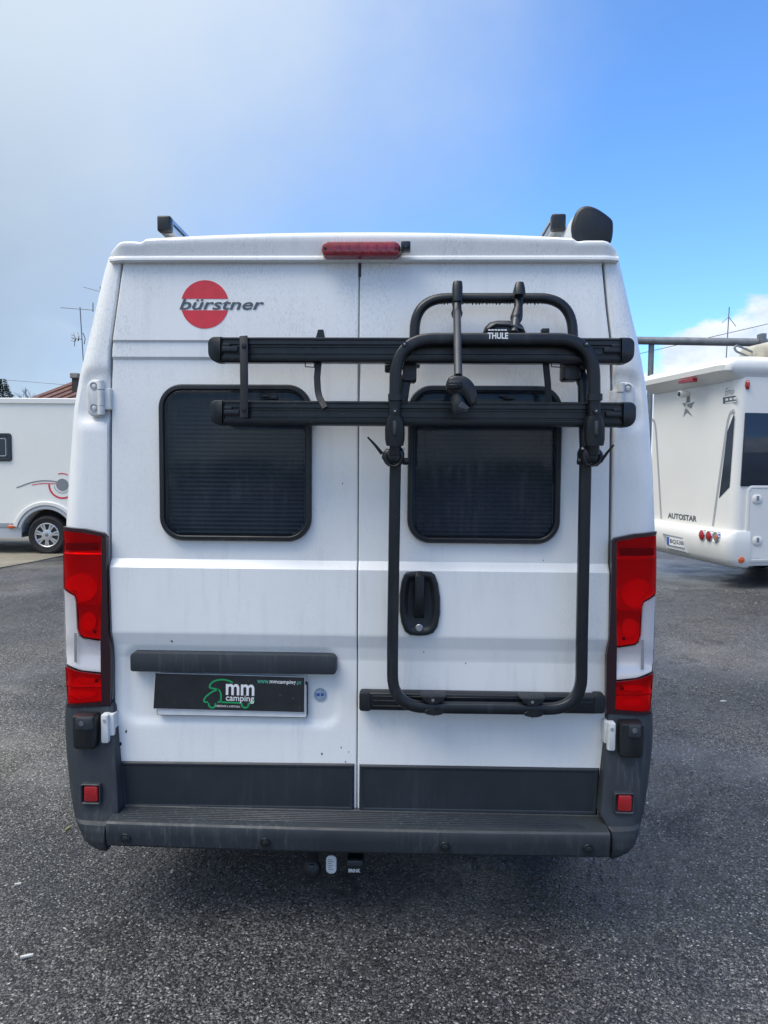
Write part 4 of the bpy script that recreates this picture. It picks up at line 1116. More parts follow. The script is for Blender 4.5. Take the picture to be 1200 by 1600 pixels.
# collars, hinge sleeves and tube ends at the foot of the front hoop
for sgn, xs_, xl in ((-1, 617.8, 617), (1, 928.7, 928)):
    q0, q1 = P(xs_, 616, HY + 0.003), P(xs_, 626, HY + 0.003)
    cl = U(MB().tube([q0, q1], 0.024, 16, rz=0.023), 'collar', 'rack_black', None, 50)
    for yk, xk in ((537, 632 if sgn < 0 else 917), (642, 617 if sgn < 0 else 932)):
        b_ = P(xk, yk, HY - 0.025)
        U(MB().lathe([(0.010, HY - 0.011), (0.0095, HY - 0.022), (0.006, HY - 0.0225), (0.0, HY - 0.020)], 12, 'Y', (b_.x, 0, b_.z)), 'bolt_seat', 'black_plastic', cl)
        U(MB().lathe([(0.0035, HY - 0.021), (0.003, HY - 0.0245), (0.0, HY - 0.025)], 8, 'Y', (b_.x, 0, b_.z)), 'bolt', 'steel', cl)
    s0, s1 = P(xl, 650, -0.186), P(xl, 696, -0.178)
    mid = s0.lerp(s1, 0.45)
    U(MB().tube([s0, s0.lerp(s1, 0.15), mid, s0.lerp(s1, 0.8), s1], [0.022, 0.029, 0.0325, 0.032, 0.028], 18, rz=0.030), 'hinge_sleeve', 'rack_black', None, 50)
    U(MB().box(mid.x - 0.006, mid.x + 0.006, mid.y - 0.036, mid.y - 0.02, mid.z - 0.02, mid.z + 0.026, 0.003), 'release_tab', 'rack_grey')
    t0, t1 = P(xl, 690, -0.185), P(xl, 710, -0.18)
    U(MB().tube([t0, t1], 0.018, 14), 'tube_end', 'rack_black', None, 50)
    # ratchet clamp with its strap tail
    cx = 615 if sgn < 0 else 926
    o_ = [(cx + sgn * 17, 707), (cx + sgn * 12, 701), (cx - sgn * 14, 700), (cx - sgn * 17, 708), (cx - sgn * 16, 722), (cx - sgn * 10, 728), (cx, 724), (cx + sgn * 8, 729), (cx + sgn * 13, 725), (cx + sgn * 19, 715)]
    if sgn > 0: o_ = o_[::-1]
    ow = [(P(x, y, -0.175).x, P(x, y, -0.175).z) for x, y in o_]
    ck = U(MB().sweep(ow, [(0, -0.105), (0, -0.165), (0.003, -0.172), (0.008, -0.176)]), 'clamp', 'rack_black')
    h0 = P(cx, 712, -0.178)
    loop = [(h0.x + 0.026 * math.cos(R(a_)) , -0.180, h0.z - 0.004 + 0.030 * math.sin(R(a_))) for a_ in range(20, -201, -20)]
    U(MB().tube(loop, 0.003, 6), 'strap_loop', 'strap_rubber', ck)
    e0, e1 = (P(597, 709, -0.17), P(574.5, 683, -0.19)) if sgn < 0 else (P(938, 722, -0.17), P(959, 695, -0.19))
    U(MB().tube([e0, e0.lerp(e1, 0.5) + Vector((0, 0, 0.002)), e1], [0.006, 0.0045, 0.003], 8, rz=0.002), 'strap_tail', 'strap_rubber', ck)
    b_ = P(cx - sgn * 15.5, 701, -0.18)
    U(MB().lathe([(0.0045, -0.168), (0.004, -0.180), (0.0, -0.181)], 8, 'Y', (b_.x, 0, b_.z)), 'bolt', 'steel', ck)
    k0 = P(cx - sgn * 19, 721, -0.14)
    U(MB().lathe([(0.0, -0.012), (0.011, -0.010), (0.013, 0), (0.011, 0.010), (0.0, 0.012)], 10, 'X', (k0.x, -0.14, k0.z)), 'knob', 'rack_black', ck)
# foot clamps on the crossbar
for x, y in ((679, 1106), (834.5, 1109)):
    q = P(x, y, -0.1)
    up_o = [(P(xx, yy, -0.112).x, P(xx, yy, -0.112).z) for xx, yy in ((x - 22, y - 18), (x + 18, y - 18), (x + 14, y - 10), (x + 4, y - 5), (x - 8, y - 5), (x - 17, y - 10))]
    fc = U(MB().sweep(up_o, [(0, -0.05), (0, -0.108), (0.003, -0.112)]), 'foot_clamp', 'rack_black')
    U(MB().sweep(ellipse(q.x - 0.002, P(x, y + 6, -0.1).z, 0.035, 0.013, 20), [(0, -0.05), (0, -0.103), (0.003, -0.108)]), 'clamp_pad', 'rack_black', fc)
    z_ = P(x, y + 11, -0.1).z
    U(MB().lathe([(0.006, z_ + 0.006), (0.0055, z_ - 0.002), (0.0, z_ - 0.012)], 8, 'Z', (q.x - 0.002, -0.085, 0)), 'screw_tip', 'rack_black', fc)
    w_ = P(x - 2.5, y - 11.5, -0.113)
    U(MB().lathe([(0.006, -0.110), (0.0055, -0.1135), (0, -0.114)], 10, 'Y', (w_.x, 0, w_.z)), 'bolt', 'steel', fc)
# flat strap hanging over both rails on the left
s0 = [P(380.5, 525, -0.172), P(381, 545, -0.186), P(381.5, 600, -0.186), P(381, 652, -0.184)]
st_ = U(MB().tube(s0, 0.0135, 8, rz=0.002), 'strap', 'strap_rubber', None, 50)
for yk in (540, 639):
    q = P(380.5, yk, -0.19); U(MB().lathe([(0.008, -0.186), (0.007, -0.191), (0, -0.192)], 10, 'Y', (q.x, 0, q.z)), 'stud', 'rack_black', st_)
# rubber wheel straps and their buckles
def wheel_strap(path, bx, by, cl):
    s_ = U(MB().tube(fillet(path, 0.08, 6), 0.011, 8, rz=0.003), 'wheel_strap', 'strap_rubber', None, 50)
    if by:
        q = P(bx, by, -0.15)
        U(MB().sweep([(q.x - 0.014, q.z - 0.016), (q.x + 0.016, q.z - 0.016), (q.x + 0.011, q.z + 0.012), (q.x - 0.006, q.z + 0.012)], [(0, -0.13), (0, -0.155), (0.002, -0.158)]), 'buckle', 'rack_black', s_)
        U(MB().box(q.x - 0.022, q.x + 0.022, -0.16, -0.13, q.z - 0.026, q.z - 0.014, 0.003), 'buckle', 'rack_black', s_)
    a_, b_ = P(cl[0], cl[1], -0.15), P(cl[0] + 14, cl[1] + 7, -0.15)
    U(MB().tube([(a_.x, -0.15, a_.z), (a_.x, -0.15, b_.z), (b_.x, -0.15, b_.z - 0.002), (b_.x, -0.15, a_.z)], 0.0022, 6), 'wire_clip', 'rack_black', s_)
wheel_strap([P(498, 560, -0.14), P(495.5, 590, -0.145), P(497, 618, -0.15), P(508, 637, -0.17)], 500, 521, (477, 566))
wheel_strap([P(852, 560, -0.13), P(856, 600, -0.12), P(857, 635, -0.11)], 0, 0, (862, 566))
q = P(852, 515.5, -0.17)
U(MB().box(q.x - 0.012, q.x + 0.012, -0.18, -0.15, q.z - 0.01, q.z + 0.004, 0.002), 'strap_end', 'strap_rubber')
# long holding arm with its jaws
A0, A1 = P(714.5, 450, -0.075), P(713, 489, -0.11)
arm = U(MB().tube([P(714.5, 447, -0.085), P(714.5, 452, -0.09), P(714.3, 474, -0.095)], [0.0165, 0.0175, 0.0165], 14, rz=0.030), 'clamp', 'rack_black', None, 50)
U(MB().tube([P(714.3, 472, -0.105), P(714, 484, -0.115), P(714, 490, -0.12), P(714, 495, -0.125)], [0.0145, 0.0150, 0.0195, 0.0155], 16), 'ferrule', 'rack_black', None, 50)
U(MB().tube([P(714, 486, -0.12), P(714.2, 497, -0.165), P(716, 588, -0.345)], 0.0128, 16), 'holding_arm', 'rack_grey', None, 50)
JY = -0.355
jw = [(698, 596), (702, 588), (712, 585), (724, 586), (735, 592), (743, 603), (746.5, 618), (744, 632), (738, 637), (731, 634), (728, 626), (721, 619), (708, 616), (700, 612), (697, 604)]
o_ = chaikin([(P(x, y, JY).x, P(x, y, JY).z) for x, y in jw])
jaw = U(MB().sweep(o_, [(0, JY + 0.055), (0, JY + 0.010), (0.003, JY + 0.002), (0.008, JY - 0.002)]), 'frame_jaw', 'rack_black', None, 50)
q = P(714, 601, JY)
U(MB().box(q.x - 0.028, q.x + 0.014, JY - 0.015, JY + 0.008, q.z - 0.014, q.z + 0.012, 0.005).lathe([(0.010, JY - 0.008), (0.009, JY - 0.020), (0.005, JY - 0.021), (0.004, JY - 0.017), (0, JY - 0.017)], 12, 'Y', (q.x + 0.008, 0, q.z)), 'jaw_buckle', 'rack_black', jaw)
U(MB().box(q.x - 0.026, q.x + 0.010, JY - 0.0175, JY - 0.012, q.z - 0.004, q.z - 0.001, 0.001, 1).box(q.x - 0.026, q.x + 0.010, JY - 0.0175, JY - 0.012, q.z + 0.004, q.z + 0.007, 0.001, 1), 'buckle_rib', 'rack_grey', jaw)
q0, q1 = P(714, 614, JY + 0.012), P(720, 645, JY + 0.016)
U(MB().tube([q0, q0.lerp(q1, 0.35), q0.lerp(q1, 0.7), q1], [0.012, 0.021, 0.027, 0.025], 16), 'arm_knob', 'rack_black', jaw, 50)
o_ = [(P(x, y, JY - 0.012).x, P(x, y, JY - 0.012).z) for x, y in ((722, 627), (735, 637.5), (727, 640), (716, 636))]
U(MB().sweep(o_, [(0, JY + 0.006), (0, JY - 0.011), (0.001, JY - 0.012)]), 'knob_face', 'rack_grey', jaw)
o_ = [(P(x, y, JY - 0.006).x, P(x, y, JY - 0.006).z) for x, y in ((731, 606), (736, 602), (742, 613), (741.5, 628), (737, 630))]
U(MB().sweep(o_, [(0, JY), (0, JY - 0.005)]), 'jaw_strap', 'strap_rubber', jaw)
# short holding arm clamped to the upper hoop, its padded jaw lying behind the front hoop
sc_ = U(MB().tube([P(810.5, 449, -0.085), P(810.5, 455, -0.092), P(811, 464, -0.095)], [0.015, 0.019, 0.020], 14, rz=0.030), 'clamp', 'rack_black', None, 50)
U(MB().tube([P(811, 460, -0.085), P(810, 480, -0.10), P(807.5, 494, -0.115), P(806.5, 498, -0.12), P(806, 503, -0.125)], [0.0165, 0.0145, 0.0200, 0.0205, 0.015], 14), 'ferrule', 'rack_black', sc_, 50)
U(MB().tube([P(806, 498, -0.125), P(803, 520, -0.155)], 0.0135, 12), 'holding_arm', 'rack_grey', sc_, 50)
jo = [(756, 518), (759, 509), (766, 502), (778, 499), (796, 499), (812, 501), (819, 508), (823, 518), (800, 530), (770, 530)]
o_ = [(P(x, y, -0.15).x, P(x, y, -0.15).z) for x, y in jo]
jj = U(MB().sweep(o_, [(0, -0.085), (0.0, -0.13), (0.006, -0.146), (0.014, -0.15)]), 'frame_jaw', 'rack_black', None, 50)
U(MB().tube([P(762, 514, -0.152), P(775, 506, -0.158), P(795, 507, -0.158), P(818, 515, -0.152)], 0.0055, 8), 'jaw_strap', 'rack_grey', jj, 50)

# hanging water drops under the upper hoop and the crossbar
random.seed(9)
for k in range(30):
    x = 690 + k * 5.4 + random.uniform(-1.5, 1.5)
    q = P(x, 474.3, -0.058); r_ = random.uniform(0.0018, 0.0034)
    U(MB().lathe([(0, q.z + 0.004), (r_, q.z + 0.001), (r_ * 0.9, q.z - r_ * 0.8), (0, q.z - r_ * 1.6)], 6, 'Z', (q.x, -0.058, 0)), 'water_drop', 'rack_black')

# ------------------------------------------------------------------ frames for the things behind
class Frame:
    def __init__(s, O, ex):
        s.O = Vector((O.x, O.y, 0)); s.ex = Vector((ex.x, ex.y, 0)).normalized(); s.ey = Vector((-s.ex.y, s.ex.x, 0))
        s.rot = math.atan2(s.ex.y, s.ex.x)
    def back(s, px, py, y=0.0):                       # local (x,z) on the plane local y = y
        d = ray(px, py); t = (y - (CAM - s.O).dot(s.ey)) / d.dot(s.ey); p = CAM + d * t
        return ((p - s.O).dot(s.ex), p.z)
    def side(s, px, py, x):                           # local (y,z) on the plane local x = x
        d = ray(px, py); t = (x - (CAM - s.O).dot(s.ex)) / d.dot(s.ex); p = CAM + d * t
        return ((p - s.O).dot(s.ey), p.z)
def hubcap_wheel(par, c, s, rad=0.345):
    """road wheel whose outer face looks along local -Y (s=-1)"""
    wz = MB().lathe([(0.215, s * 0.09), (0.30, s * 0.115), (0.330, s * 0.10), (rad, s * 0.06), (rad, -s * 0.08), (0.30, -s * 0.10), (0.2, -s * 0.09)], 36, 'Y', c).build('wheel', 'tyre', par)
    MB().lathe([(0.21, s * 0.055), (0.0, s * 0.055)], 28, 'Y', c).build('wheel_well', 'seal_rubber', wz)
    mb = MB().lathe([(0.218, s * 0.07), (0.218, s * 0.100), (0.206, s * 0.104), (0.194, s * 0.095), (0.194, s * 0.07)], 36, 'Y', c)
    for k in range(7):
        a0 = 2 * math.pi * k / 7 + 0.2
        for da in (-0.13, 0.13):
            a_ = a0 + da; u = Vector((math.cos(a_), 0, math.sin(a_))); t = Vector((-u.z, 0, u.x)); C0 = Vector(c)
            w0, w1 = 0.012, 0.017
            q = [C0 + u * 0.07 + t * w0, C0 + u * 0.07 - t * w0, C0 + u * 0.20 - t * w1, C0 + u * 0.20 + t * w1]
            y1, y0 = Vector((0, s * 0.098, 0)), Vector((0, s * 0.07, 0))
            mb.add([p + y1 for p in q] + [p + y0 for p in q], [(0, 1, 2, 3), (4, 5, 6, 7), (0, 1, 5, 4), (1, 2, 6, 5), (2, 3, 7, 6), (3, 0, 4, 7)])
    mb.build('hubcap', 'hubcap', wz, 30)
    MB().lathe([(0.098, s * 0.07), (0.095, s * 0.102), (0.075, s * 0.110), (0.035, s * 0.112), (0.0, s * 0.106)], 26, 'Y', c).build('hub', 'hubcap', wz)
    MB().lathe([(0.03, s * 0.106), (0.028, s * 0.115), (0, s * 0.116)], 16, 'Y', c).build('hub_badge', 'dark_metal', wz)
    return wz

# ------------------------------------------------------------------ cream motorhome at the left
wp = G(74, 866.5)
FL = Frame(wp, Vector((math.cos(YAW), math.sin(YAW), 0)))
lm = empty('motorhome', FL.O, FL.rot)
tag(lm, 'cream motorhome parked side-on at the left with grey skirt and red swirl decal', 'motorhome')
HT = FL.back(50, 622)[1]; SK = FL.back(20, 818)[1]; SB = FL.back(20, 840)[1]
ARC_R, ARC_C = 0.46, (0.0, 0.345)
XA, XB = -4.6, 2.2
def lbody(name, z0, z1, y, m, dep=2.2):
    """side wall with the wheel arch cut out, closed box behind"""
    arc = []
    zc = ARC_C[1]
    o = [(XA, z0), (-math.sqrt(max(0.0, ARC_R ** 2 - (z0 - zc) ** 2)) if z0 - zc < ARC_R else 0, z0)]
    if z0 - zc < ARC_R:
        a0 = math.asin((z0 - zc) / ARC_R); a1 = math.pi - a0
        top = min(z1 - zc, ARC_R)
        if top < ARC_R:
            a2 = math.asin(top / ARC_R)
            left = [(ARC_R * math.cos(math.pi - (a0 + (a2 - a0) * k / 6)), zc + ARC_R * math.sin(a0 + (a2 - a0) * k / 6)) for k in range(7)]
            MB().sweep([(XA, z0)] + left + [(XA, z1)], [(0, dep), (0, y)]).build(name, m, lm, False)
            right = [(-x, z) for x, z in left]
            MB().sweep([(XB, z1)] + right[::-1] + [(XB, z0)], [(0, dep), (0, y)]).build(name, m, lm, False)
            return
        o = [(XA, z0)] + [(ARC_R * math.cos(a1 + (a0 - a1) * k / 20), zc + ARC_R * math.sin(a1 + (a0 - a1) * k / 20)) for k in range(21)] + [(XB, z0), (XB, z1), (XA, z1)]
    MB().sweep(o, [(0, dep), (0, y)]).build(name, m, lm, False)
lbody('side_wall', SK, HT - 0.03, 0.0, 'home_cream')
lbody('skirt', SB, SK - 0.004, 0.015, 'home_silver')
MB().box(XA, -0.45, 0.004, 0.03, SK - 0.075, SK - 0.006, 0.006).build('skirt_rail', 'home_grey', lm)
MB().sweep([(XA - 0.02, HT - 0.10), (XB + 0.02, HT - 0.10), (XB + 0.02, HT), (XA - 0.02, HT)], [(0, 2.25), (0, -0.015), (0.012, -0.03)]).build('roof_edge', 'home_white', lm, 30)
MB().box(XA, XB, 0.05, 2.15, SB + 0.02, SB + 0.08).build('floor_pan', 'underbody', lm, False)
# arch trim
for r0, r1, y, m in ((0.52, 0.46, -0.03, 'home_silver'), (0.60, 0.53, -0.045, 'home_white')):
    rows = []
    for rad, yy in ((r1 - 0.002, 0.05), (r1, y + 0.01), (r1 + 0.01, y), (r0 - 0.012, y), (r0, y + 0.012), (r0, 0.01)):
        rows.append([(rad * math.cos(R(a_)), yy, 0.345 + rad * math.sin(R(a_))) for a_ in range(14, 167, 6)])
    MB().rows(rows).build('wheel_arch', m, lm)
MB().box(-0.5, 0.5, 0.28, 0.3, SB, 0.85).build('arch_liner', 'seal_rubber', lm, False)
hubcap_wheel(lm, (0, 0.10, 0.345), -1)
hubcap_wheel(lm, (0, 2.0, 0.345), 1)
hubcap_wheel(lm, (-3.9, 0.10, 0.345), -1)
hubcap_wheel(lm, (-3.9, 2.0, 0.345), 1)
# window
(wx1, wz1), (_, wz0) = FL.back(18, 677), FL.back(18, 721)
wo_ = rrect(wx1 - 1.0, wx1, wz0, wz1, 0.05)
wf = MB().sweep(wo_, [(0, 0.0), (0, -0.02), (0.006, -0.03), (0.05, -0.03), (0.055, -0.02)], False, False).build('window', 'cladding_plastic', lm)
MB().sweep(wo_, [(0.05, -0.012), (0.055, -0.022)], False).build('pane', 'home_glass', wf)
MB().sweep(rrect(wx1 - 0.91, wx1 - 0.09, wz0 + 0.09, wz1 - 0.09, 0.03), [(0, -0.022), (0.002, -0.0245), (0.010, -0.0245), (0.012, -0.022)], False, False).build('pane_line', 'home_silver', wf)
# swirl decal
def FLp(*q): return [FL.back(x, y) for x, y in q]
stroke('decal', FLp((26, 762), (35, 759), (45, 755), (55, 752.5), (68, 751), (80, 751.5), (89, 753)), 0.022, -0.004, 'home_stripe', lm)
stroke('decal', FLp((50, 758), (60, 756), (70, 755), (88, 756)), 0.014, -0.005, 'print_red', lm)
q = FL.back(97.5, 757.5)
MB().sweep(ellipse(q[0], q[1], 0.108, 0.108), [(0, 0.0), (0, -0.006)]).build('decal', 'home_stripe', lm, False)
for rr, a0, a1, m, wd in ((0.145, 190, 330, 'home_grey', 0.014), (0.235, 178, 300, 'print_red', 0.030), (0.2, 60, 110, 'print_red', 0.018)):
    stroke('decal', [(q[0] + rr * math.cos(R(a_)), q[1] + rr * math.sin(R(a_))) for a_ in range(a0, a1 + 1, 10)], wd, -0.005, m, lm)
q = FL.back(17.5, 823)
MB().sweep(ellipse(q[0], q[1], 0.068, 0.030, 20), [(0, 0.0), (0, -0.012), (0.012, -0.022)]).build('side_marker', 'amber', lm)
# cab in front, out of the picture on the left
MB().sweep([(XA, 0.4), (XA, 2.5), (XA - 0.5, 2.35), (XA - 1.2, 1.3), (XA - 2.0, 1.05), (XA - 2.1, 0.4)], [(0, 2.1), (0, 0.12), (0.05, 0.08)]).build('cab', 'home_white', lm, 30)

# ------------------------------------------------------------------ white motorhome at the right
P1, P2 = PD(1148, 740, 10.0), PD(1013, 740, 12.25)
FR = Frame((P1 + P2) / 2, P1 - P2)
HW = (Vector((P1.x, P1.y, 0)) - Vector((P2.x, P2.y, 0))).length / 2
rm = empty('motorhome', FR.O, FR.rot)
tag(rm, 'white motorhome at the right showing its rear with round lamps and star emblem', 'motorhome')
Lr = 7.0
ZT = FR.back(1150, 588)[1]; ZBm = FR.back(1153, 868)[1]
def rbody(x, y0, y1, r_, n=8):
    out = []
    for cx, cy, a0 in ((-x + r_, y0 + r_, 180), (x - r_, y0 + r_, 270)):
        for k in range(n + 1): a_ = R(a0 + 90 * k / n); out.append((cx + r_ * math.cos(a_), cy + r_ * math.sin(a_)))
    return out + [(x, y1), (-x, y1)]
pl_ = rbody(HW, 0.0, Lr, 0.13)
mb = MB(); n = len(pl_)
mb.add([(x, y, ZBm) for x, y in pl_] + [(x, y, ZT + 0.05) for x, y in pl_], [(i, (i + 1) % n, n + (i + 1) % n, n + i) for i in range(n)] + [tuple(range(n)), tuple(range(n, 2 * n))])
mb.build('body_shell', 'home_white', rm, 40)
# roof cap with the spoiler overhang
zt1 = FR.back(1152, 574)[1] + 0.02
ztp = FR.back(1155, 556)[1]
mb = MB(); rows = []
for (z, oy, ox) in ((ZT - 0.05, -0.01, -0.02), (ZT + 0.035, -0.17, 0.02), (ZT + 0.07, -0.24, 0.04), (ZT + 0.14, -0.25, 0.045), (ztp - 0.06, -0.20, 0.03), (ztp - 0.01, -0.10, -0.04), (ztp + 0.03, 0.15, -0.20)):
    q = rbody(HW + ox, oy, 1.15, 0.16)
    rows.append([(x, y, z) for x, y in q])
mb.rows(rows, True); n = len(rows[0]); mb.f.append(tuple((len(rows) - 1) * n + k for k in range(n)))
sp = mb.build('roof_cap', 'home_white', rm, 40)
mb = MB(); rows = []
for (z, ox) in ((ZT, 0.02), (ZT + 0.12, 0.02), (ZT + 0.18, -0.06), (ZT + 0.20, -0.3)):
    q = rbody(HW + ox, 1.0, Lr, 0.05); rows.append([(x, y, z) for x, y in q])
mb.rows(rows, True); n = len(rows[0]); mb.f.append(tuple((len(rows) - 1) * n + k for k in range(n)))
mb.build('roof', 'home_white', rm, 40)
def FRp(y, *q): return [FR.back(a, b, y) for a, b in q]
MB().sweep(FRp(-0.25, (1061.5, 594.5), (1084, 590), (1084, 596.5), (1061.5, 599.5)), [(0, -0.20), (0, -0.262), (0.006, -0.268)]).build('brake_lamp', 'brake_red', rm)
# rear bumper
zb0, zb1 = FR.back(1150, 889)[1], FR.back(1130, 827)[1]
mb = MB(); rows = []
for z, o_ in ((zb0, -0.02), (zb0 + 0.03, 0.05), (zb0 + 0.12, 0.10), (zb1 - 0.16, 0.12), (zb1 - 0.05, 0.10), (zb1 - 0.01, 0.06), (zb1, 0.0)):
    q = rbody(HW + o_ * 0.35, -o_ * 1.1, 0.24, 0.16); rows.append([(x, y, z) for x, y in q])
mb.rows(rows, True); n = len(rows[0]); mb.f += [tuple(range(n)), tuple((len(rows) - 1) * n + k for k in range(n))]
bmp = mb.build('bumper', 'home_white', rm, 40)
mb = MB(); rows = []
zs0 = FR.side(1190, 884, HW)[1]
for z, o_ in ((zs0, -0.02), (zs0 + 0.05, 0.0), (ZBm + 0.03, 0.004), (ZBm + 0.05, -0.03)):
    rows.append([(-HW - o_, 0.22, z), (HW + o_, 0.22, z), (HW + o_, Lr, z), (-HW - o_, Lr, z)])
MB().rows(rows, True).build('side_skirt', 'home_white', rm, 30)
MB().box(-HW + 0.05, HW - 0.05, 0.2, Lr, zb0 + 0.02, zb0 + 0.07).build('floor_pan', 'underbody', rm, False)
# lamp pod and three round lamps
yb = -0.135
for (x, y, m) in ((1097.5, 836, 'reflector_red'), (1108.5, 837.5, 'reflector_red'), (1119, 839, 'lens_clear')):
    q = FR.back(x, y, yb)
    c_ = MB().lathe([(0.074, -0.08), (0.074, yb - 0.010), (0.066, yb - 0.016), (0.063, yb - 0.010)], 24, 'Y', (q[0], 0, q[1])).build('round_lamp', 'chrome', bmp)
    if m == 'lens_clear': MB().lathe([(0.035, yb), (0.03, yb - 0.02), (0, yb - 0.024)], 12, 'Y', (q[0] + 0.015, 0, q[1])).build('bulb', 'amber', bmp)
    c2_ = MB().lathe([(0.064, yb - 0.008), (0.06, yb - 0.020), (0.04, yb - 0.028), (0, yb - 0.031)], 24, 'Y', (q[0], 0, q[1])).build('lamp_glass', m, bmp)
# number plate in its recess
MB().sweep(FRp(-0.135, (1034, 832), (1067, 839), (1073, 864), (1042, 857)), [(0, -0.10), (0, -0.128), (0.012, -0.140), (0.03, -0.132)], True, True).build('plate_recess', 'home_grey', bmp)
po = FRp(-0.14, (1042.5, 838.5), (1068, 843.5), (1069, 856), (1043, 851))
npz = MB().sweep(po, [(0, -0.13), (0, -0.142)]).build('number_plate', 'plate_white', bmp, False)
xs_ = [p[0] for p in po]; zs_ = [p[1] for p in po]
x0, x1, z0, z1 = min(xs_), max(xs_), sum(sorted(zs_)[:2]) / 2, sum(sorted(zs_)[2:]) / 2
text('plate_lettering', 'BQ53B', (x0 + 0.09, x1 - 0.01, z0 + 0.025, z1 - 0.025), -0.143, 'print_black', bmp, bold=0.01)
MB().box(x0, x0 + 0.065, -0.1435, -0.141, z0, z1).build('plate_band', 'print_blue', bmp, False)
q = FR.side(1143, 876, HW + 0.04)
q = FR.back(1143, 876, -0.06)
MB().lathe([(0.045, 0.0), (0.04, 0.012), (0.0, 0.018)], 16, 'X', (HW + 0.035, 0.12, q[1])).build('side_marker', 'amber', bmp)
# lettering, emblem, stripes and slit windows on the rear wall
AUT = FRp(0, (1044, 801), (1089, 806), (1089, 815), (1044, 810))
text('lettering', 'AUTOSTAR', (AUT[0][0], AUT[1][0], (AUT[3][1] + AUT[2][1]) / 2, (AUT[0][1] + AUT[1][1]) / 2), -0.003, 'print_grey', rm, bold=0.03)
q = FRp(0, (1133, 609), (1147, 605), (1147, 614), (1133, 618))
text('lettering', 'Emo', (q[0][0], q[1][0], q[3][1], q[0][1] + 0.02), -0.003, 'home_grey', rm, shear=0.35)
q = FRp(0, (1130, 621), (1149.5, 618), (1149.5, 628.5), (1130, 631))
MB().sweep(q, [(0, 0.0), (0, -0.004)]).build('decal', 'print_grey', rm, False)
for k in range(3):
    MB().box(q[0][0] + 0.06 + k * 0.09, q[0][0] + 0.12 + k * 0.09, -0.0055, -0.004, q[0][1] - 0.05, q[0][1] - 0.02).build('decal', 'plate_white', rm, False)
MB().box(q[0][0] + 0.06, q[0][0] + 0.30, -0.0055, -0.004, q[0][1] - 0.085, q[0][1] - 0.07).build('decal', 'plate_white', rm, False)
star = [[(1074, 617.5), (1077.5, 618), (1078.5, 628), (1072.5, 629.5)], [(1066, 630), (1072, 629.5), (1070.5, 636)], [(1073.5, 632), (1085.5, 627.5), (1080, 638.5), (1074.5, 635)], [(1071, 638), (1075, 640.5), (1082.5, 651), (1073.5, 644.5), (1068, 651.5)]]
for s_ in star:
    MB().sweep(FRp(0, *s_), [(0, 0.0), (0, -0.004)]).build('emblem', 'home_stripe', rm, False)
q = FR.back(1071, 616, -0.05)
MB().lathe([(0.0, -0.16), (0.05, -0.15), (0.055, -0.10), (0.04, 0.0)], 14, 'Y', (q[0], 0, q[1])).build('reversing_camera', 'home_white', rm)
MB().lathe([(0.035, -0.155), (0.03, -0.165), (0, -0.166)], 12, 'Y', (q[0] + 0.01, 0, q[1])).build('camera_glass', 'home_glass', rm)
gl = FRp(0, (1147.5, 646), (1140, 761), (1124, 778), (1137, 674))
MB().sweep(gl, [(0, 0.0), (0, -0.006)]).build('slit_window', 'home_glass', rm, False)
sp_ = FRp(0, (1147, 641), (1138.5, 648), (1131, 700), (1114, 822))
stroke('stripe', sp_, 0.045, -0.003, 'home_grey', rm); stroke('stripe', [(-x, z) for x, z in sp_], 0.045, -0.003, 'home_grey', rm)
# right flank: window, locker hatch, lamps
def FRs(*q): return [FR.side(a, b, HW) for a, b in q]
def side_sweep(name, o_, prof, m, par, cap0=True, cap1=True, sm=40):
    """outline (y,z) on the right flank, standing proud along +x"""
    mb = MB().sweep(o_, prof, cap0, cap1); mb.v = [(HW - y, x, z) for x, y, z in mb.v]
    return mb.build(name, m, par, sm)
w0, w1 = FRs((1164, 645), (1156.5, 762))
wl_ = [(FR.side(1164, 645, HW)[0], w0[1]), (FR.side(1156.5, 762, HW)[0], w1[1] + 0.02)]
side_sweep('side_window', [(wl_[1][0], wl_[1][1]), (wl_[1][0] + 1.6, wl_[1][1]), (wl_[1][0] + 1.6, wl_[0][1]), (wl_[0][0], wl_[0][1])], [(0, 0.0), (0, -0.012), (0.01, -0.018)], 'home_glass', rm)
hA, hB = FR.side(1169, 758, HW), FR.side(1166, 878, HW)
ho_ = rrect(hA[0] - 0.02, hA[0] + 1.1, hB[1], hA[1], 0.08)
hm = side_sweep('locker_hatch', ho_, [(0, 0.0), (0, -0.016), (0.01, -0.02), (0.035, -0.02), (0.04, -0.008), (0.045, -0.008), (0.05, -0.014)], 'home_white', rm)
for py in (780, 845):
    q = FR.side(1182, py, HW)
    side_sweep('hatch_lock', rrect(q[0] - 0.07, q[0] + 0.07, q[1] - 0.06, q[1] + 0.06, 0.05), [(0, -0.01), (0, -0.022), (0.008, -0.028)], 'home_white', hm)
    side_sweep('lock_slot', rrect(q[0] - 0.02, q[0] + 0.02, q[1] - 0.02, q[1] + 0.045, 0.01), [(0, -0.024), (0, -0.030)], 'home_stripe', hm)
q = FR.side(1167.5, 601.5, HW)
side_sweep('marker_lamp', ellipse(q[0], q[1], 0.032, 0.062, 18), [(0, 0.0), (0, -0.02), (0.02, -0.04)], 'reflector_red', rm)
for wy in (1.9, 5.6):
    for s_ in (-1, 1):
        mbw = MB().lathe([(0.0, s_ * 0.05), (0.21, s_ * 0.06), (0.22, s_ * 0.10), (0.31, s_ * 0.11), (0.345, s_ * 0.07), (0.345, -s_ * 0.1)], 28, 'X', (s_ * (HW - 0.2), wy, 0.345)).build('wheel', 'tyre', rm)
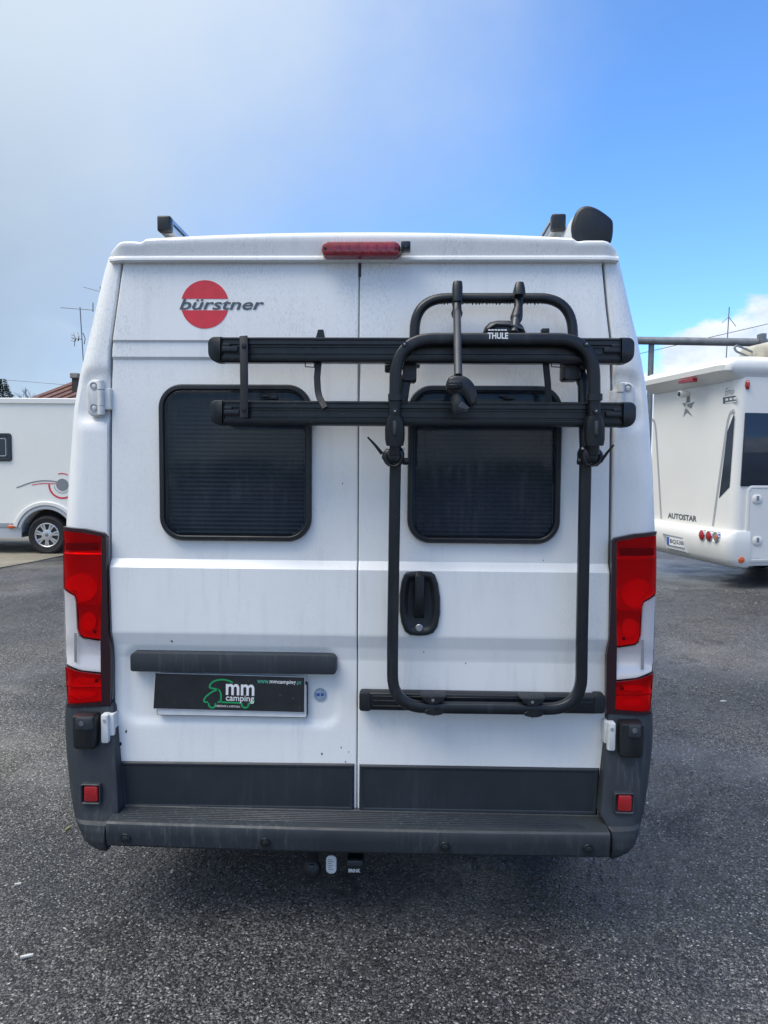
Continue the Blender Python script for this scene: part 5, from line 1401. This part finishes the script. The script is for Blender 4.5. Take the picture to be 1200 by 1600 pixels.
# roof equipment: dome on legs with a bent tube handle
q0 = FR.side(1175, 556, HW - 0.5)
dx = HW - 0.5; dy = q0[0]; dzz = q0[1] + 0.04
dish = MB().box(dx - 0.35, dx + 0.35, dy, dy + 1.1, dzz - 0.10, dzz + 0.12, 0.09, 4).build('roof_dome', 'beige_plastic', rm, 60)
for ax in (-0.25, 0.25):
    for ay in (0.1, 0.9):
        MB().box(dx + ax - 0.02, dx + ax + 0.02, dy + ay, dy + ay + 0.04, ZT + 0.1, dzz - 0.08).build('dome_leg', 'galvanised', dish, False)
hq = [FR.side(x, y, HW - 0.5) for x, y in ((1176, 551), (1149, 539.5), (1145, 543), (1148, 549), (1176, 561))]
MB().tube(fillet([(dx, y + 0.02, z) for y, z in hq], 0.06, 5), 0.016, 8, up=(1, 0, 0)).build('tube_handle', 'galvanised', dish)

# ------------------------------------------------------------------ pipe portal behind the right motorhome
pf = empty('pipe_frame', (PD(1018, 740, 16.5).x, PD(1018, 740, 16.5).y, 0))
tag(pf, 'grey steel pipe portal frame standing behind the white motorhome', 'pipe frame')
yA = P(0, 0, 0)
def PY(px, py, d): return PD(px, py, d)
b0, b1 = PY(960, 531.5, 16.5), PY(1330, 537.5, 15.5)
under(MB().tube([b0, b1], 0.085, 12, up=(0, 0, 1)).build('crossbar', 'galvanised', None, 50), pf)
for px, d, r_ in ((1018, 16.4, 0.062), (1188, 15.9, 0.085)):
    t_ = PY(px, 531, d)
    under(MB().tube([(t_.x, t_.y, 0), (t_.x, t_.y, t_.z)], r_, 12, up=(0, 1, 0)).build('post', 'galvanised', None, 50), pf)
t_ = PY(1190, 530, 15.8); under(MB().box(t_.x - 0.06, t_.x + 0.06, t_.y - 0.1, t_.y + 0.1, t_.z - 0.10, t_.z + 0.11, 0.01).build('joint', 'galvanised', None), pf)

# ------------------------------------------------------------------ masts, aerials, wires
def mast_thing(name, base_px, top_px, d, r_, label, cat):
    t_, b_ = PD(*top_px, d), PD(*base_px, d)
    e = empty(name, (b_.x, b_.y, 0)); tag(e, label, cat)
    dirn = (t_ - b_); k = (0 - b_.z) / dirn.z
    g_ = b_ + dirn * k
    e.location = (g_.x, g_.y, 0)
    under(MB().tube([g_, t_], r_, 8, up=(0, 1, 0)).build('mast', 'dark_metal', None, 50), e)
    return e, t_
e, t_ = mast_thing('radio_antenna', (1134, 572), (1139.5, 480), 24, 0.017, 'thin whip radio antenna rising above the white motorhome', 'antenna')
j = PD(1138.5, 495, 24)
for x, y in ((1128, 505), (1150, 510)):
    k = PD(x, y, 24); under(MB().tube([j, k], 0.010, 6).build('radial', 'dark_metal', None), e)
HD = 32.0
def pxm(d): return d / F
e, t_ = mast_thing('tv_antenna', (129.3, 550), (125, 480), HD - 1, 0.022, 'rooftop television antenna with a long boom left of the campervan', 'antenna')
under(MB().tube([PD(95, 480.5, HD - 1), PD(146, 484.5, HD - 1)], 0.017, 6).build('boom', 'dark_metal', None), e)
under(MB().tube([PD(145.3, 473, HD - 1), PD(145.3, 487, HD - 1)], 0.02, 6).build('element', 'dark_metal', None), e)
a0, a1 = PD(113, 529, HD - 1), PD(129, 530, HD - 1)
under(MB().tube([a0, a1], 0.02, 6).build('boom', 'dark_metal', None), e)
for x, y0, y1, sl_ in ((116.5, 520, 541, -1.5), (118, 526, 533, 0), (123, 519, 532, -2), (122, 526, 533, 0)):
    under(MB().tube([PD(x + sl_, y0, HD - 1), PD(x - sl_ * 0.3, (y0 + y1) / 2, HD - 1.2), PD(x, y1, HD - 1)], 0.014, 6).build('element', 'dark_metal', None), e)
for y in (524, 528, 533):
    under(MB().tube([PD(111, y - 1, HD - 1), PD(117, y + 1, HD - 1)], 0.014, 5).build('element', 'dark_metal', None), e)
under(MB().tube([PD(129.5, 520, HD - 1), PD(133, 529, HD - 1), PD(131.5, 538, HD - 1)], 0.018, 6).build('reflector', 'dark_metal', None), e)
e, t_ = mast_thing('tv_antenna', (158, 520), (157, 448), 31, 0.03, 'second television antenna mostly hidden behind the campervan roof corner', 'antenna')
under(MB().tube([PD(130.5, 448.5, 31), PD(158, 456, 31)], 0.013, 6).build('boom', 'dark_metal', None), e)
def wire(p0, p1, d0, d1, label, r_=0.012, sag=0.0):
    a_, b_ = PD(*p0, d0), PD(*p1, d1)
    pp = []
    for k in range(13):
        t_ = k / 12; q = a_.lerp(b_, t_); q.z -= sag * 4 * t_ * (1 - t_); pp.append(q)
    o = MB().tube(pp, r_, 6).build('power_line', 'wire_black', None, 50)
    tag(o, label, 'wire', 'overhead wires'); return o
wire((860, 585), (1420, 455), 34, 24, 'upper overhead wire crossing the clouds right of the campervan', 0.012)
wire((900, 625), (1420, 497), 34, 24, 'lower overhead wire dipping behind the white motorhome roof', 0.013, 0.1)
wire((-120, 583), (160, 606), 60, 48, 'faint overhead wire above the dark conifer at the left', 0.012)

# ------------------------------------------------------------------ red-roofed house behind the left motorhome
h0 = PD(48, 622, 33); h1 = PD(102, 590.5, 33)
ZE, ZR = h0.z - 0.15, h1.z
HX0 = h0.x - 0.1
hs = empty('house', (HX0 + 6, h0.y + 4, 0))
tag(hs, 'house with red tiled roof and chimney behind the cream motorhome', 'house')
hx1 = HX0 + 11.0; hy0, hy1 = h0.y, h0.y + 8
def HB(mb, name, m, par=None, sm=False):
    o = mb.build(name, m, None, sm)
    if par is None: under(o, hs)
    else: o.parent = par
    return o
HB(MB().box(HX0 + 0.3, hx1 - 0.3, hy0 + 0.3, hy1 - 0.3, 0, ZE), 'wall', 'house_wall')
rdx = h1.x - HX0                                     # hip run
rf_pts = [(HX0, hy0, ZE), (hx1, hy0, ZE), (hx1, hy1, ZE), (HX0, hy1, ZE), (HX0 + rdx, (hy0 + hy1) / 2, ZR), (hx1 - rdx, (hy0 + hy1) / 2, ZR)]
ym_ = hy0 + 1.6
rf_pts[4] = (h1.x, ym_ + 0.0, ZR); rf_pts[5] = (hx1 - rdx, ym_, ZR)
rf = HB(MB().add(rf_pts, [(0, 1, 5, 4), (1, 2, 5), (2, 3, 4, 5), (3, 0, 4), (0, 1, 2, 3)]), 'roof', 'roof_tile')
# courses of rounded tiles on the front slope: joined, each course only a few pixels wide
mbt = MB(); up_v = Vector((0, ym_ - hy0, ZR - ZE)); nrm = Vector((0, -(ZR - ZE), ym_ - hy0)).normalized()
sl_dir = Vector((rf_pts[4][0] - HX0, ym_ - hy0, ZR - ZE))
k = 0.0
while HX0 + k < hx1 - 0.2:
    # tile rows run parallel to the left hip as seen from the yard
    a_ = Vector((HX0 + k, hy0, ZE)); t_ = min(1.0, (hx1 - HX0 - k) / (sl_dir.x * 2))
    b_ = a_ + sl_dir * t_
    mbt.tube([a_ + nrm * 0.02, b_ + nrm * 0.02], 0.12, 6, up=nrm)
    k += 0.46
tl = HB(mbt, 'roof_tiles', 'roof_ridge', rf, 50); tl['kind'] = 'stuff'
HB(MB().tube([rf_pts[0], rf_pts[4]], 0.10, 8).tube([rf_pts[4], rf_pts[5]], 0.10, 8), 'ridge', 'stone_cap', rf, 50)
c0, c1 = PD(112.5, 612, 33.5), PD(121, 591, 33.5)
ch = HB(MB().box(c0.x, c1.x, c0.y, c0.y + 0.5, ZE - 0.3, c1.z), 'chimney', 'stone_dark')
cc = PD(117, 583, 33.5)
HB(MB().box(c0.x - 0.06, c1.x + 0.06, c0.y - 0.08, c0.y + 0.58, c1.z, cc.z, 0.03), 'chimney_cap', 'stone_cap')
for k in range(3):
    x_ = HX0 + 2 + k * 3
    HB(MB().box(x_, x_ + 1.2, hy0 + 0.26, hy0 + 0.32, 1.2, 2.5, 0.02), 'window', 'home_glass')

# ------------------------------------------------------------------ trees far behind
def conifer(px, py_top, d, label):
    t_ = PD(px, py_top, d); e = empty('conifer_tree', (t_.x, t_.y, 0)); tag(e, label, 'tree')
    H = t_.z; random.seed(21)
    under(MB().tube([(t_.x, t_.y, 0), (t_.x, t_.y, H * 0.95)], [0.3, 0.03], 8, up=(0, 1, 0)).build('trunk', 'bark', None), e)
    mb = MB()
    for i in range(9000):
        f = random.random() ** 0.7; z = H * (1.0 - 0.9 * f); rmax = 0.12 + 2.3 * f ** 0.85 * (0.8 + 0.2 * math.sin(z * 7))
        a_ = random.random() * 6.283; r_ = rmax * random.random() ** 0.4
        p = Vector((t_.x + r_ * math.cos(a_), t_.y + r_ * math.sin(a_), z - 0.12 * r_))
        u = Vector((math.cos(a_ + random.uniform(-.5, .5)), math.sin(a_ + random.uniform(-.5, .5)), random.uniform(-.4, .5))).normalized(); v = u.orthogonal().normalized()
        l_ = random.uniform(0.12, 0.28)
        mb.add([p - v * 0.04, p + v * 0.04, p + u * l_], [(0, 1, 2)])
    under(mb.build('crown', 'conifer_leaf', None, False), e)
conifer(4, 592, 55, 'dark conifer tree top above the cream motorhome roof')
def bare(px, py_top, d, label):
    t_ = PD(px, py_top, d); e = empty('bare_tree', (t_.x, t_.y, 0)); tag(e, label, 'tree'); random.seed(5)
    H = t_.z; tr = MB(); cr = MB()
    tr.tube([(t_.x, t_.y, 0), (t_.x + 0.1, t_.y, H * 0.45)], [0.28, 0.16], 8, up=(0, 1, 0))
    def grow(p, u, l_, r_, dep):
        q = p + u * l_
        cr.tube([p, p.lerp(q, 0.5) + Vector((random.uniform(-.05, .05), 0, random.uniform(-.05, .05))) * l_, q], [r_, r_ * 0.8, r_ * 0.6], 4, up=(0, 1, 0), cap=False)
        if dep == 0: return
        for k in range(3):
            v = (u + Vector((random.uniform(-.9, .9), random.uniform(-.9, .9), random.uniform(-.25, .6)))).normalized()
            grow(p.lerp(q, random.uniform(0.55, 1)), v, l_ * random.uniform(0.55, 0.75), r_ * 0.6, dep - 1)
    for k in range(6):
        grow(Vector((t_.x + 0.1, t_.y, H * random.uniform(0.32, 0.45))), Vector((random.uniform(-.9, .9), random.uniform(-.9, .9), 1)).normalized(), H * 0.22, 0.08, 4)
    mz = max(v[2] for v in cr.v); cr.v = [(x, y, z * H / mz) for x, y, z in cr.v]
    under(tr.build('trunk', 'bark', None), e); under(cr.build('crown', 'twig', None, False), e)
bare(43, 604, 62, 'bare twiggy tree between conifer and red roof')

# ------------------------------------------------------------------ loose grit and litter on the asphalt
random.seed(11)
mb = MB()
oct_ = [(1, 0, 0), (-1, 0, 0), (0, 1, 0), (0, -1, 0), (0, 0, 1), (0, 0, -0.4)]
of_ = [(0, 2, 4), (2, 1, 4), (1, 3, 4), (3, 0, 4), (2, 0, 5), (1, 2, 5), (3, 1, 5), (0, 3, 5)]
for i in range(26000):
    y = -1.9 + 9.5 * random.random() ** 1.8; x = random.uniform(-1, 1) * (1.9 + 0.55 * (y + 1.9)) + 0.1
    r_ = random.uniform(0.0022, 0.0058) * (1 + 0.25 * max(0, y))
    a_ = random.random() * 6.28; ca, sa = math.cos(a_), math.sin(a_)
    sx_, sy_, sz_ = r_ * random.uniform(.7, 1.3), r_ * random.uniform(.7, 1.3), r_ * random.uniform(.4, .9)
    mb.add([(x + (vx * sx_ * ca - vy * sy_ * sa), y + (vx * sx_ * sa + vy * sy_ * ca), vz * sz_ + sz_ * 0.25) for vx, vy, vz in oct_], of_)
gv = mb.build('gravel', 'gravel_stone', None, False); tag(gv, 'loose dark grit scattered over the wet asphalt', 'gravel', kind='stuff')
def litter(px, py, l_, wdt, rot_, m, name, label, cat):
    p = G(px, py)
    mb = MB().box(-l_ / 2, l_ / 2, -wdt / 2, wdt / 2, 0.0, min(wdt, 0.008), wdt * 0.15)
    mb.xf(Matrix.Translation((p.x, p.y, 0.003)) @ Matrix.Rotation(rot_, 4, 'Z'))
    tag(mb.build(name, m, None), label, cat)
litter(42, 1497, 0.040, 0.010, R(25), 'litter_white', 'paper_scrap', 'pale paper scrap on the asphalt at the lower left', 'litter')
litter(106, 1297, 0.030, 0.009, R(70), 'litter_leaf', 'leaf_blade', 'pale green leaf on the asphalt beside the left bumper corner', 'leaf')
litter(28, 1384, 0.024, 0.008, R(20), 'litter_white', 'wood_chip', 'small pale chip on asphalt above the paper scrap', 'litter')
litter(269, 1364, 0.012, 0.010, R(80), 'litter_white', 'pebble', 'white pebble under the bumper, left one of two', 'pebble')
litter(296, 1368, 0.014, 0.009, R(10), 'concrete', 'pebble', 'tan pebble right of the white pebble under the bumper', 'pebble')
litter(1011, 1257, 0.010, 0.009, R(10), 'litter_white', 'pebble', 'white pebble beside the right bumper corner', 'pebble')
litter(1130, 1097, 0.045, 0.012, R(15), 'litter_white', 'paper_scrap', 'pale scrap on the asphalt right of the right tail lamp', 'litter')
